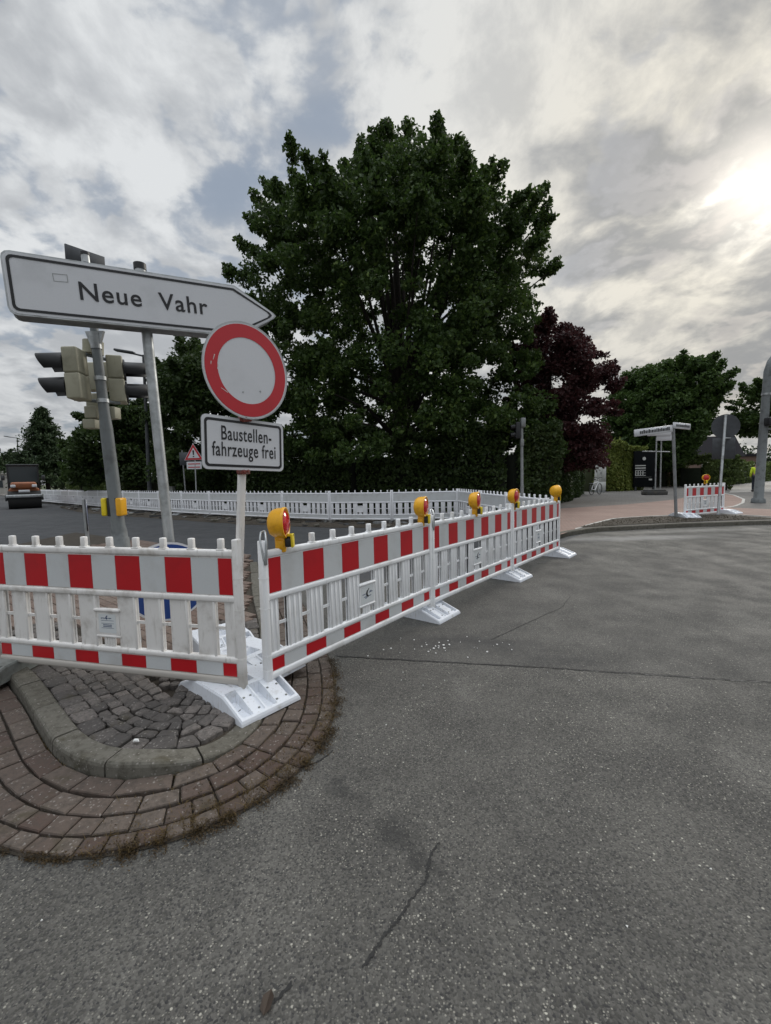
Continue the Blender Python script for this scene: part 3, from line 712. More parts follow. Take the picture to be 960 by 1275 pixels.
def sheet_mesh(z0, z1, dz=0.0):
    b = MB(); x = 0.052; xe = 1.988; w_ = (xe - x) / 10; cuts = [x, x + w_ / 2] + [x + w_ / 2 + w_ * k for k in range(1, 10)] + [xe]
    for i in range(11):
        b.box(cuts[i] + .0015, cuts[i + 1] - .0015, -0.0145, -0.0115, z0, z1, 'sheet_red' if i % 2 == 0 else 'sheet_white')
    return b.mesh('reflective_sheet')
def plain_sheet(z0, z1):
    b = MB(); b.box(0.052, 1.988, -0.0145, -0.0115, z0, z1, 'sheet_white'); return b.mesh('reflective_sheet')
def label_mesh(kind):
    b = MB(); T = Matrix.Translation((1.02, -0.0145, 0)) @ XZ
    if kind == 'arc':
        b.prism(rrect(-.08, .08, .39, .53, .01), 0, .0015, 'label_paper', T)
        pts = []
        for k in range(13):
            a = R(110 + 150 * k / 12); pts.append((0.012 + .032 * math.cos(a), .468 + .032 * math.sin(a)))
        inn = [(0.022 + .023 * math.cos(R(110 + 150 * k / 12)), .470 + .026 * math.sin(R(110 + 150 * k / 12))) for k in range(13)]
        b.prism(pts + inn[::-1], .0015, .0025, 'sign_black', T)
        b.prism([(0.0, .495), (.018, .512), (.022, .508), (.008, .490)], .0015, .0025, 'sign_black', T)
        for (xa, xb, z_) in ((-.065, -.022, .462), (-.022, -.018, .452), (.016, .062, .470), (-.045, .045, .440), (-.03, -.005, .428), (.03, .05, .478)):
            b.prism([(xa, z_), (xb, z_ + .004), (xb, z_ + .009), (xa, z_ + .006)], .0015, .0024, 'label_blue', T)
    else:
        b.prism(rrect(-.07, .07, .395, .525, .005), 0, .0008, 'label_paper', T)
        for k in range(8): b.prism(rrect(-.050 + k * .011, -.043 + k * .011, .492 + (k % 2) * .002, .500, .0015, 2), .0008, .0018, 'label_blue', T)
        arc = [(.004 + .016 * math.cos(R(100 + 130 * k / 8)), .500 + .016 * math.sin(R(100 + 130 * k / 8))) for k in range(9)]
        arc2 = [(.008 + .011 * math.cos(R(100 + 130 * k / 8)), .500 + .012 * math.sin(R(100 + 130 * k / 8))) for k in range(9)]
        b.prism(arc + arc2[::-1], .0008, .0018, 'label_blue', T)
        for z_ in (.480, .460, .428): b.prism([(-.05, z_), (.052, z_), (.052, z_ + .002), (-.05, z_ + .002)], .0008, .0016, 'label_blue', T)
        for r_ in range(2):
            for k in range(9): b.prism(rrect(-.034 + k * .008, -.029 + k * .008, .436 + r_ * .011, .443 + r_ * .011, .001, 2), .0008, .0016, 'label_blue', T)
    return b.mesh('label_plate')
SH_U, SH_L = sheet_mesh(0.697, 0.926), sheet_mesh(0.176, 0.258)
PU, PLo = plain_sheet(0.697, 0.926), plain_sheet(0.176, 0.258)
BODY = {k: panel_body(k, k != 'plastic_old') for k in ('plastic', 'plastic_old', 'plastic_far')}
POST = {k: panel_post(k) for k in ('plastic', 'plastic_old', 'plastic_far')}
LAB_A, LAB_B = label_mesh('arc'), label_mesh('text')
hk = MB()
hk.tube([(0.0, -0.030, 0.90), (0.0, -0.035, 0.93), (0.012, -0.030, 1.03), (0.03, 0.0, 1.09), (0.045, 0.025, 1.10)], 0.008, 'galv', 8)
hk.tube([(-0.012, -0.030, 0.92), (-0.02, -0.01, 1.06), (0.01, 0.02, 1.095), (0.04, 0.03, 1.10)], 0.007, 'galv', 8)
hk.box(-0.012, 0.012, -0.034, -0.026, 0.89, 0.97, 'galv', 0.003, 1)
HOOK = hk.mesh('coupling_hook')
def make_panel(loc, rz, label, kind='plastic', stripes=True, lab=LAB_A, group=None, hook=False, rot=None, far=False):
    t = thing('construction_barrier', loc, rz, label, 'barrier', group, rot)
    mobj('panel_body', BODY[kind], t)
    p = mobj('post', POST[kind], t); p = mobj('post', POST[kind], t); p.location = (PL - .0, 0, 0); t.children[0]
    for q, xx in zip([c for c in t.children if c.name.startswith('post')], (0.022, PL - 0.022)): q.location = (xx, 0, 0)
    mobj('upper_sheet', SH_U if stripes else PU, t); mobj('lower_sheet', SH_L if stripes else PLo, t)
    if lab: mobj('label_plate', lab, t)
    if hook: h = mobj('coupling_hook', HOOK, t); h.location = (0.02, 0, 0)
    return t
RA = math.atan2(math.cos(0.6859), math.sin(0.6859))      # direction of the right-hand run
RU = Vector((math.cos(RA), math.sin(RA), 0)); RO = Vector((-0.8181, 2.8646, 0)) - RU * 0.03
RN = Vector((RU.y, -RU.x, 0))
g1 = 'red and white barrier panels along the asphalt'
p1 = RO + RU * 2.035; p0 = Vector((-.805, 2.725, 0.012)); dv = p1 - p0; dv.z = 0
r1 = make_panel(p0, math.atan2(dv.y, dv.x), 'striped barrier panel right of the no-entry sign, nearest of the asphalt run', 'plastic', True, LAB_A, g1, True)
r1.scale = (dv.length / 2.04, 1, 1)
make_panel(RO + RU * 2.04, RA + 0.004, 'striped barrier panel in the middle of the three along the asphalt', 'plastic', True, LAB_A, g1, True)
make_panel(RO + RU * 4.08, RA, 'striped barrier panel at the far end of the asphalt run, nearest the cycle path', 'plastic', True, LAB_B, g1, False)
LA0 = Vector((-0.9067, 2.6328, 0.04)); LD = Vector((math.sin(-1.3301), math.cos(-1.3301), 0))
lo_ = LA0 + LD * 2.03; LR = math.atan2(-LD.y, -LD.x)
make_panel(lo_, LR, 'scuffed striped barrier panel standing across the traffic island, below the direction sign', 'plastic_old', True, LAB_B, None, False)

# feet
def foot_mesh(m, name='foot_body'):
    """0.82 x 0.42 x 0.115 recycled plastic foot: ramped ends with sunk pockets and raised pads, long axis along y"""
    us = sorted(set([round(s * a, 4) for s in (-1, 1) for a in (0.42, 0.413, 0.395, 0.385, 0.28, 0.27, 0.235, 0.225, 0.18, 0.17, 0.12, 0.11, 0.045, 0.035, 0.0)]))
    vs_ = [-.21, -.203, -.190, -.185, -.120, -.112, -.041, -.034, -.025, -.018, .048, .056, .152, .160, .184, .190, .203, .21]
    def hz(u, v):
        a = abs(u); h = 0.115 if a < 0.19 else 0.115 - (a - 0.19) / 0.23 * 0.085
        e = min(0.42 - a, 0.21 - abs(v))
        if e < 0.003: return h - 0.012
        inp = 0.225 > abs(a - 0.275) and 0.18 <= a <= 0.385
        if 0.18 <= a <= 0.386:
            dpt = 0.026 + 0.045 * max(0, min(1, (0.386 - a) / 0.15))
            if (-.186 <= v <= -.119) or (-.019 <= v <= .049) or (.159 <= v <= .186): return h - dpt
            if (-.113 <= v <= -.040) or (.055 <= v <= .153): return h - 0.010
        if a <= 0.112 and (-.042 < v < .050) and a > 0.034: return h - 0.05
        return h
    P = []; nu, nv = len(us), len(vs_)
    for u in us:
        for v in vs_: P.append((v, u, hz(u, v)))
    fs = [(i * nv + j, i * nv + j + 1, (i + 1) * nv + j + 1, (i + 1) * nv + j) for i in range(nu - 1) for j in range(nv - 1)]
    b = MB(); b.add(P, fs, m)
    # skirt
    bd = [(i, 0) for i in range(nu)] + [(nu - 1, j) for j in range(1, nv)] + [(i, nv - 1) for i in range(nu - 2, -1, -1)] + [(0, j) for j in range(nv - 2, 0, -1)]
    top = [Vector(P[i * nv + j]) for i, j in bd]; bot = [Vector((p.x * 1.015, p.y * 1.008, 0.002)) for p in top]; n = len(bd)
    b.add(top + bot, [(i, (i + 1) % n, n + (i + 1) % n, n + i) for i in range(n)], m)
    for s in (-1, 1):                                                      # screw studs on the pads
        for (v, u) in ((-.10, .25), (-.055, .25), (.07, .25), (.14, .25), (-.06, .36), (.07, .36), (.14, .36)):
            uu = u * s; b.box(v - .006, v + .006, uu - .006, uu + .006, hz(uu, v) - .004, hz(uu, v) + .004, 'foot_grey')
    return b.mesh(name)
FOOT = {k: foot_mesh(k) for k in ('foot_white', 'foot_grey', 'foot_dark')}
def foot(loc, rz, label, m='foot_white', group=None, rot=None):
    o = mobj('ballast_block', FOOT[m]); o.location = loc; o.rotation_euler = rot or (0, 0, rz)
    return tag(o, label, 'barrier foot', group)
gf = 'white plastic feet under the striped barriers'
fa = RA
cf = foot(RO + RU * -0.165 + RN * -0.075 + Vector((0, 0, 0.045)), fa, 'white plastic barrier foot at the corner where two striped barriers meet on the kerb', group=gf, rot=(R(1.5), R(1.0), fa)); cf.scale = (1, .90, 1)
foot(RO + RU * 2.04 + RN * -0.20, fa + 0.03, 'white plastic barrier foot under the first joint, beside the white paint chips', group=gf)
foot(RO + RU * 4.09 + RN * -0.20, fa - 0.02, 'white plastic barrier foot under the second joint of the asphalt run', group=gf)
foot(RO + RU * 6.14 + RN * -0.18, fa, 'white plastic barrier foot at the far end of the asphalt run by the cycle path', group=gf)
foot(LA0 + LD * 2.02 + Vector((-0.02, -0.0, 0.03)), LR + 0.25, 'dirty grey barrier foot under the left end of the scuffed barrier', 'foot_grey')
foot(Vector((-1.42, 3.55, 0.072)), LR + 0.9, 'white plastic foot lying on the brown paving behind the scuffed barrier', group=gf)
foot(Vector((-1.08, 3.15, 0.072)), RA + 0.1, 'white plastic foot holding the square sign post behind the corner', group=gf)

# warning lamps
def lamp_parts():
    parts = {}
    # drum axis along +x (lens towards +x), stem down; origin where the stem meets the rail
    b = MB(); n = 36; prof = [(-.062, .0), (-.060, .045), (-.050, .072), (-.030, .088), (-.006, .094), (.012, .094), (.020, .098), (.034, .098), (.036, .090), (.026, .084), (.022, .080)]
    vs = []; fs = []
    for (x, r) in prof:
        for k in range(n): a = 2 * math.pi * k / n; vs.append((x, r * math.sin(a), .155 + r * math.cos(a)))
    for i in range(len(prof) - 1):
        for k in range(n): fs.append((i * n + k, i * n + (k + 1) % n, (i + 1) * n + (k + 1) % n, (i + 1) * n + k))
    b.add(vs, fs, 'yellow', True); parts['housing'] = b.mesh('housing')
    b = MB(); vs = []; fs = []; prof = [(.018, .082), (.030, .076), (.040, .060), (.047, .038), (.050, .012), (.0505, 0.001)]
    for (x, r) in prof:
        for k in range(n): a = 2 * math.pi * k / n; vs.append((x, r * math.sin(a), .155 + r * math.cos(a)))
    for i in range(len(prof) - 1):
        for k in range(n): fs.append((i * n + k, i * n + (k + 1) % n, (i + 1) * n + (k + 1) % n, (i + 1) * n + k))
    b.add(vs, fs, 'lens', True); parts['lens'] = b.mesh('lens')
    b = MB(); b.box(-.030, .024, -.026, .022, -.028, .078, 'yellow', .006, 2); b.box(-.022, .016, -.034, -.024, -.01, .05, 'yellow', .004, 1)
    parts['stem'] = b.mesh('stem')
    b = MB(); b.box(.026, .060, -.030, .010, .004, .058, 'black_plastic', .006, 2); b.tube([(.045, -.01, .055), (.045, -.01, .070)], .010, 'black_plastic'); parts['lock'] = b.mesh('lock')
    b = MB(); b.box(.058, .070, -.034, .016, .0, .085, 'yellow_bright', .004, 2); b.box(.034, .070, -.020, .006, .066, .085, 'yellow_bright', .004, 1); parts['clip'] = b.mesh('clip')
    return parts
LP = lamp_parts()
gl = 'yellow warning lamps on the barriers'
def lamp(loc, rz, label, old=False, tilt=0):
    t = thing('warning_lamp', loc, rz, label, 'warning lamp', gl, rot=(0, tilt, rz))
    for k, me in LP.items(): mobj(k, me, t)
    t.scale = (1.22, 1.10, 1.06)
    return t
ztop = 0.979
lamp(p0 + dv.normalized() * 0.18 + Vector((0, 0, ztop + .0)), R(-1), 'yellow warning lamp at the near corner of the barriers, right of the no-entry sign', tilt=R(-2))
lamp(RO + RU * 1.89 + Vector((0, 0, ztop)), R(-20), 'yellow warning lamp just before the first joint of the asphalt run', tilt=R(1))
lamp(RO + RU * 3.02 + Vector((0, 0, ztop)), R(-25), 'yellow warning lamp at the middle of the second striped panel')
lamp(RO + RU * 4.15 + Vector((0, 0, ztop)), R(-38), 'yellow warning lamp over the second joint, facing the road', tilt=R(2))
lamp(RO + RU * 5.93 + Vector((0, 0, ztop)), R(18), 'yellow warning lamp at the far end of the asphalt run, turned side on')

# far fence of white panels
FP = [Vector(p) for p in ((-1.78 + 0.0, 13.9, 0), (0.18, 13.33, 0), (2.18, 13.30, 0))]
gf2 = 'plain white barrier panels of the long far fence'
ordn = ['first', 'second', 'third', 'fourth', 'fifth', 'sixth', 'seventh', 'eighth', 'ninth', 'tenth', 'eleventh', 'twelfth', 'thirteenth', 'fourteenth', 'fifteenth', 'sixteenth', 'seventeenth', 'eighteenth']
pts = [Vector((2.22, 13.42, 0)), Vector((0.20, 13.36, 0)), Vector((-1.78, 13.86, 0))]
dirs = []
A_ = Vector((-1.78, 13.86, 0))
cur = A_.copy()
for k in range(16):
    ang = math.atan2(1, -1) if False else None
    t = k / 15
    slope = 0.60 + 0.28 * min(1, t * 2.2)
    d_ = Vector((-1, slope, 0)).normalized() * 2.05; cur = cur + d_; pts.append(cur.copy())
pts = pts[::-1]
proto = None
for i in range(len(pts) - 1):
    a, b_ = pts[i], pts[i + 1]; d_ = (b_ - a).normalized(); rz = math.atan2(d_.y, d_.x)
    lbl = ('plain white slatted barrier panel of the far fence, %s from its left end' % ordn[i]) if i < len(pts) - 3 else ('plain white slatted barrier panel of the far fence, just %s of the second warning lamp' % ('left' if i == len(pts) - 3 else 'right'))
    if proto is None: proto = make_panel(a, rz, lbl, 'plastic_far', False, None, gf2)
    else: dup(proto, a, rz, lbl)
    foot(a + Vector((0, 0.04, 0.0)), rz, 'dark rubber foot under the far fence, at the left end of its %s panel' % ordn[i], 'foot_dark', 'dark feet under the far fence')
# the fence turns towards the junction
C_ = Vector((2.24, 13.44, 0))
for a, e, lbl in (((2.24, 13.42), (2.50, 11.42), 'plain white barrier panel of the far fence, seen aslant behind the third warning lamp'),
                  ((2.52, 11.40), (2.82, 9.40), 'plain white barrier panel seen aslant behind the fourth warning lamp'),
                  ((2.72, 9.78), (3.05, 7.84), 'plain white barrier panel right behind the last striped panel')):
    a = Vector((*a, 0)); d_ = (Vector((*e, 0)) - a).normalized(); dup(proto, a, math.atan2(d_.y, d_.x), lbl)

# barrier on the right-hand pavement
RB0 = Vector((8.80, 12.72, 0.0)); RBd = Vector((1.0, 0.48, 0)).normalized(); rbz = math.atan2(RBd.y, RBd.x)
make_panel(RB0, rbz, 'striped barrier panel standing alone on the right-hand pavement between two poles', 'plastic', True, LAB_B)
bpy.context.view_layer.update()
foot(RB0 + RBd * -0.05 + Vector((0, -.05, 0.1)), rbz - .5, 'white barrier foot at the street name pole on the right-hand pavement', group=gf)
foot(RB0 + RBd * 2.0 + Vector((0, -.05, 0.1)), rbz, 'white barrier foot at the leaning pole on the right-hand pavement', group=gf)
lamp(RB0 + RBd * 1.02 + Vector((0, 0, ztop + 0.08)), R(-95), 'amber warning lamp on the lone barrier of the right-hand pavement')

# ------------------------------------------------------------------ signs on the island
def Rz(a): return Matrix.Rotation(a, 4, 'Z')
# direction sign case
SL = Vector((-2.43, 2.93, 2.555)); SD = Vector((1.23, 0.77, 0)); sang = math.atan2(SD.y, SD.x)
t = thing('direction_sign', (-2.43, 2.93, 0), 0, 'long white arrow-shaped sign reading Neue Vahr on a steel post', 'direction sign', rot=(0, 0, 0))
Tt = Matrix.Translation((0, 0, 2.553)) @ Rz(sang) @ Matrix.Rotation(-0.052, 4, 'Y')
H_, L1, L2 = 0.405, 1.47, 1.80
def arrow(ins):
    r_ = 0.05 - ins * .6; r_ = max(r_, .012)
    k = ins * 1.12
    pts = [(ins + r_, ins)]
    pts += [(L1 - ins * .45, ins), (L2 - k * 1.25 - .02, H_ / 2 - .022), (L2 - k * 1.25, H_ / 2), (L2 - k * 1.25 - .02, H_ / 2 + .022), (L1 - ins * .45, H_ - ins)]
    pts += [(ins + r_ - r_ * math.sin(R(a)), H_ - ins - r_ + r_ * math.cos(R(a))) for a in (0, 30, 60, 90)]
    pts += [(ins + r_ - r_ * math.cos(R(a)), ins + r_ - r_ * math.sin(R(a))) for a in (0, 30, 60)]
    return pts
b = MB(); b.prism(arrow(0.008), -0.15, -0.008, 'grey_steel', Tt @ XZ); b.prism(arrow(0.0), -0.008, 0.012, 'galv', Tt @ XZ); b.obj('case', t)
b = MB(); b.prism(arrow(0.010), 0.0, 0.0145, 'sign_white', Tt @ XZ); b.obj('face', t)
b = MB(); annulus(b, arrow(0.026), arrow(0.043), 0, 0.0175, 'sign_black', Tt @ XZ); b.obj('border', t)
me = text_mesh('Neue  Vahr', 0.172, M['sign_black'], 0.0012, 0.96, 'CENTER', 1.09, 0.0018)
me.transform(Tt @ Matrix.Translation((0.815, -0.0165, H_ / 2 - .004))); mobj('lettering', me, t)
b = MB(); q = [(.265, .245), (.345, .250), (.345, .300), (.262, .296)]
annulus(b, q, [(.268, .248), (.342, .253), (.342, .297), (.265, .293)], 0, 0.0165, 'foot_grey', Tt @ XZ); b.obj('sticker_outline', t)
b = MB(); O = Vector((2.43, -2.93, 0))
b.tube([Vector((-1.700, 3.46, 0.04)) + O, Vector((-1.838, 3.46, 3.07)) + O], 0.038, 'galv', 20); b.obj('post', t)
b = MB(); b.tube([Vector((-1.838, 3.46, 3.065)) + O, Vector((-1.839, 3.46, 3.11)) + O], 0.044, 'black_plastic', 20); b.obj('post_cap', t)

# keep-right sign on the same post (a separate sign clamped low down)
kz0 = D(208, 725, 3.20); kang = R(-52)
t = thing('keep_right_sign', (kz0.x, 3.22, 0.06), 0, 'round blue sign with white arrow behind the slats of the scuffed barrier', 'road sign')
Tk = Matrix.Translation((0, 0, kz0.z - .06)) @ Rz(R(38)) @ XZ
b = MB(); b.prism(ring_poly(.30), -0.006, 0, 'galv', Tk); b.prism(ring_poly(.298), 0, .002, 'sign_white', Tk); b.prism(ring_poly(.283), .002, .0035, 'sign_blue', Tk); b.obj('disc', t)
b = MB(); ar = [(-.04, .18), (.04, .18), (.04, -.02), (.10, .04), (.10, -.06), (0, -.17), (-.10, -.06), (-.10, .04), (-.04, -.02)]
rr = Matrix.Rotation(R(40), 4, 'Z'); b.prism([((rr @ Vector((*p, 0))).x, (rr @ Vector((*p, 0))).y) for p in ar], .0035, .005, 'sign_white', Tk); b.obj('arrow', t)
b = MB(); b.box(-.05, .05, .01, .03, -.06, .0, 'galv', .004, 1, Matrix.Translation((0, 0, kz0.z - .06)) @ Rz(R(38))); b.obj('clamp', t)

# no-entry sign and plate on square white post
pb_ = Vector((-1.045, 2.86, 0.08)); ptop = Vector((-0.868, 2.85, 2.36)); ax = (ptop - pb_).normalized()
t = thing('square_sign_post', pb_, 0, 'square white sign post behind the corner of the striped barriers', 'sign post')
b = MB(); q = ax.to_track_quat('Z', 'Y').to_matrix().to_4x4(); b.box(-.021, .021, -.021, .021, 0.0, (ptop - pb_).length, 'plastic_old', .004, 2, q @ Rz(R(48))); b.obj('post_tube', t)
PD = Vector((.627, .78, 0)); pang = math.atan2(PD.y, PD.x)
lean = math.atan2(ax.x, ax.z)
def on_post(z_): return pb_ + ax * ((z_ - pb_.z) / ax.z)
nrm = Vector((PD.y, -PD.x, 0))
# round sign
cang = R(49); cn = Vector((math.sin(cang), -math.cos(cang), 0)); cc = on_post(2.135) + cn * .035
t = thing('no_entry_sign', cc, 0, 'round red-rimmed white prohibition sign on the square post', 'road sign')
Tc = Rz(cang) @ XZ
b = MB(); b.prism(ring_poly(.300, 64), -.004, 0, 'galv', Tc); b.prism(ring_poly(.298, 64), 0, .0015, 'sign_white', Tc); b.obj('disc', t)
b = MB(); annulus(b, ring_poly(.286, 64), ring_poly(.205, 64), 0, .0035, 'sign_red', Tc); b.obj('red_ring', t)
b = MB(); annulus(b, [(x * 1, y) for x, y in ring_poly(.303, 64)], ring_poly(.296, 64), 0, .004, 'galv', Tc)
for (x, y, l_, a_) in ((-.19, -.13, .05, -.5), (-.205, -.02, .03, 1.3), (-.23, .03, .035, 1.2), (-.245, .0, .02, 1.4)):
    dx, dy = math.cos(a_), math.sin(a_); b.prism([(x, y), (x + dx * l_, y + dy * l_), (x + dx * l_ - dy * .005, y + dy * l_ + dx * .005), (x - dy * .003, y + dx * .003)], .0035, .0042, 'plastic', Tc)
for (x, y) in ((-.04, -.135), (.085, -.115)): b.prism([(x + .006 * math.cos(k * 1.05), y + .006 * math.sin(k * 1.05)) for k in range(6)], .0015, .004, 'galv', Tc)
b.obj('rim_and_scratches', t)
# plate
pc = on_post(1.672) + nrm * .035
t = thing('supplementary_sign', pc, 0, 'rectangular white plate reading Baustellenfahrzeuge frei below the no-entry sign', 'sign plate')
tilt = Matrix.Rotation(0.03, 4, 'Y')
Tp = Rz(pang) @ tilt
b = MB(); b.prism(rrect(-.30, .30, -.165, .165, .035), -.003, 0, 'galv', Tp @ XZ); b.prism(rrect(-.298, .298, -.163, .163, .034), 0, .0015, 'sign_white', Tp @ XZ); b.obj('plate', t)
b = MB(); annulus(b, rrect(-.282, .282, -.147, .147, .026), rrect(-.266, .266, -.131, .131, .016), 0, .003, 'sign_black', Tp @ XZ); b.obj('border', t)
for s_, z_, xo in (('Baustellen-', .058, .012), ('fahrzeuge frei', -.042, .0)):
    me = text_mesh(s_, 0.124, M['sign_black'], 0.0008, 0.63, 'CENTER', 1.08, 0.0010); me.transform(Tp @ Matrix.Translation((xo, -.0028, z_))); mobj('lettering', me, t)
for z_ in (1.838, 1.502):
    cpos = on_post(z_) + nrm * .035
    b = MB(); Tr = Matrix.Translation(cpos - pc) @ Rz(pang) @ Matrix.Rotation(random.uniform(-.2, .2), 4, 'Y')
    b.box(-.032, .032, -.012, .045, -.020, .020, 'rust', .005, 2, Tr); b.box(-.045, -.028, -.004, .030, -.014, .014, 'rust', .004, 1, Tr)
    b.tube([Tr @ Vector((-.015, -.02, 0)), Tr @ Vector((-.015, -.008, 0))], .010, 'rust', 6); b.tube([Tr @ Vector((.016, -.02, 0)), Tr @ Vector((.016, -.008, 0))], .010, 'rust', 6)
    b.obj('clamp', t)

# ------------------------------------------------------------------ traffic light behind the direction sign
mb0 = Vector((-2.19, 3.62, 0.06)); mtop = D(106, 318, 3.62); mtop.y = 3.62
t = thing('traffic_light', mb0, 0, 'grey traffic light mast with beige signal housings behind the direction sign', 'traffic light')
def onm(z_): return mb0.lerp(mtop, (z_ - mb0.z) / (mtop.z - mb0.z)) - mb0
b = MB(); zs = [0.06, 0.98, 0.985, 1.05, 1.09, 1.9, 2.0, 2.5, 2.65, mtop.z]; rs = [.070, .070, .062, .060, .052, .047, .040, .036, .030, .028]
b.tube([onm(z_) for z_ in zs], rs, 'grey_paint', 20)
for z_ in (2.10, 1.80, 2.28): b.tube([onm(z_), onm(z_ + .03)], .046, 'galv', 16)
b.obj('mast', t)
b = MB(); b.box(-.11, -.045, -.045, .045, 0, 0.0001, 'galv')
b = MB()
c = onm(2.60); b.prism([(-.075, .07), (.075, .07), (.02, -.09), (-.02, -.09)], -.012, .012, 'galv', Matrix.Translation(c) @ XZ); b.tube([onm(2.53), onm(2.66)], .040, 'galv', 16); b.obj('bracket', t)
# signal heads
def head(px0, px1, py0, py1, Y, rz, side, beige='beige'):
    a = D((px0 + px1) / 2, (py0 + py1) / 2, Y); w_ = (px1 - px0) / F * Y; h_ = (py1 - py0) / F * Y
    Th = Matrix.Translation(a - mb0) @ Matrix.Rotation(math.atan2(-(mtop.x - mb0.x), 3.2) * -1 * 0.9, 4, 'Y') @ Rz(rz)
    b = MB(); b.box(-w_ / 2, w_ / 2, -.085, .085, -h_ / 2, 0.0, beige, .014, 3, Th); b.box(-w_ / 2, w_ / 2, -.085, .085, 0.002, h_ / 2, beige, .014, 3, Th); o = b.obj('signal_head', t)
    for k in (-1, 1):
        zc_ = k * h_ * .25 - (.01 if k > 0 else 0)
        v = MB(); n = 20; vs = []; fs = []
        sx = side * w_ / 2; ln = .215; vr = .084 if side < 0 else .070
        for j in range(n + 1):
            a_ = R(-35 + 250 * j / n); y_ = vr * math.cos(a_); z_ = vr * math.sin(a_)
            d_ = ln * ((0.62 + 0.38 * (z_ + .06) / .15) if side < 0 else 0.85)
            for (rr_, dd) in ((1, 0), (1, d_), (.92, d_), (.92, 0)): vs.append((sx + side * dd, y_ * rr_, zc_ + z_ * rr_))
        for j in range(n):
            for q in range(3): fs.append((j * 4 + q, (j + 1) * 4 + q, (j + 1) * 4 + q + 1, j * 4 + q + 1))
        v.add([Th @ Vector(p) for p in vs], fs, 'black_plastic', True)
        v.prism(ring_poly(.090, 24), 0, .01, 'black_plastic', Th @ Matrix.Translation((sx + side * .002, 0, zc_)) @ Matrix.Rotation(side * math.pi / 2, 4, 'Y'))
        v.obj('visor', o)
    return o
head(87, 104, 436, 497, 3.55, R(8), -1)
head(137, 154, 446, 501, 3.85, R(27), 1)
b = MB()
for (px0, px1, py0, py1, Y, dp) in ((105, 134, 450, 486, 3.88, .10), (107, 121, 489, 510, 3.80, .08)):
    a = D(px0, py1, Y) - mb0; c = D(px1, py0, Y) - mb0; b.box(a.x, c.x, a.y, a.y + dp, a.z, c.z, 'beige', .012, 2)
b.obj('signal_back', t)
b = MB(); c0 = D(116, 441, 3.70) - mb0; c1 = D(116, 425, 3.70) - mb0; b.tube([c0, c1], .075, 'beige', 24); b.obj('detector_drum', t)
for (px0, px1, py0, py1) in ((109, 123, 506, 521), (133, 146, 507, 522), (107, 121, 522, 534)):
    b = MB(); a = D(px0, py1, 3.72) - mb0; c = D(px1, py0, 3.72) - mb0; b.box(a.x, c.x, a.y - .04, a.y + .05, a.z, c.z, 'beige', .008, 2); b.obj('junction_box', t)
b = MB()
for (p, q_) in (((101, 440, 3.6), (138, 449, 3.8)), ((92, 497, 3.6), (150, 502, 3.8))): b.tube([D(*p) - mb0, D(*q_) - mb0], .014, 'grey_paint', 10)
b.obj('cross_bar', t)
for s, (px, dk) in enumerate(((133, 139.5), (151, 146))):
    a = D(px, 631, 3.62) - mb0; b = MB()
    b.box(a.x - .022, a.x + .022, -.05, .05, a.z - .075, a.z + .075, 'yellow_bright' if s == 0 else 'yellow', .014, 3)
    k = D(dk, 631, 3.62) - mb0; b.box(k.x - .016, k.x + .016, -.045, .045, a.z - .078, a.z + .078, 'black_plastic', .006, 2); b.obj('push_button_box', t)
b = MB(); a = D(81, 315, 3.72) - mb0; c = D(130, 322, 3.95) - mb0; dd = (c - a); an = math.atan2(dd.y, dd.x)
b.box(0, math.hypot(dd.x, dd.y), -.008, .008, -.055, .075, 'sign_back', .003, 1, Matrix.Translation(a) @ Rz(an)); b.obj('sign_panel', t)
b = MB(); b.tube([onm(3.2), onm(mtop.z + .01)], .030, 'galv', 14); b.tube([onm(mtop.z), onm(mtop.z + .02)], .034, 'black_plastic', 14); b.obj('mast_cap', t)

# thin round sign seen edge-on behind the island
base = Vector((D(110, 660, 5.6).x, 5.6, 0.06)); tp = D(107, 622, 5.6)
t = thing('edge_on_sign', base, 0, 'small round sign seen edge-on on a thin post left of the traffic light mast', 'road sign')
b = MB(); b.tube([Vector((0, 0, 0)), Vector((-.03, 0, tp.z - .06))], .022, 'galv', 12); b.obj('post', t)
b = MB(); Te = Matrix.Translation((-.0, 0, tp.z - .06 - .20)) @ Rz(R(124)) @ XZ; b.prism(ring_poly(.21, 40), -.012, .0, 'sign_back', Te); b.prism(ring_poly(.208, 40), .0, .003, 'sign_white', Te); b.prism(ring_poly(.15, 40), .003, .005, 'sign_blue', Te); b.obj('disc', t)

# ------------------------------------------------------------------ street furniture beyond
def pole(mb, a, b_, r, m, n=12): mb.tube([Vector(a), Vector(b_)], r, m, n)
# pedestrian signal in front of the hedge
t = thing('pedestrian_signal', (4.97, 15.75, .1), 0, 'slim grey signal mast in front of the dark hedge, behind the far fence', 'traffic light')
b = MB(); b.tube([(0, 0, 0), (0, 0, .9), (0, 0, .92), (-.02, 0, 3.25)], [.065, .065, .055, .05], 'grey_steel', 14); b.obj('mast', t)
b = MB(); b.box(-.06, .10, -.09, .09, 3.02, 3.35, 'grey_steel', .02, 2); b.box(-.07, .05, -.07, .07, 2.35, 2.60, 'grey_steel', .02, 2); b.obj('junction_box', t)
b = MB(); b.box(-.26, -.10, -.12, .12, 2.62, 3.20, 'black_plastic', .02, 2)
for z_ in (2.72, 3.0): b.tube([(-.26, 0, z_ + .05), (-.42, 0, z_ + .03)], [.09, .085], 'black_plastic', 14)
b.obj('signal_head', t)
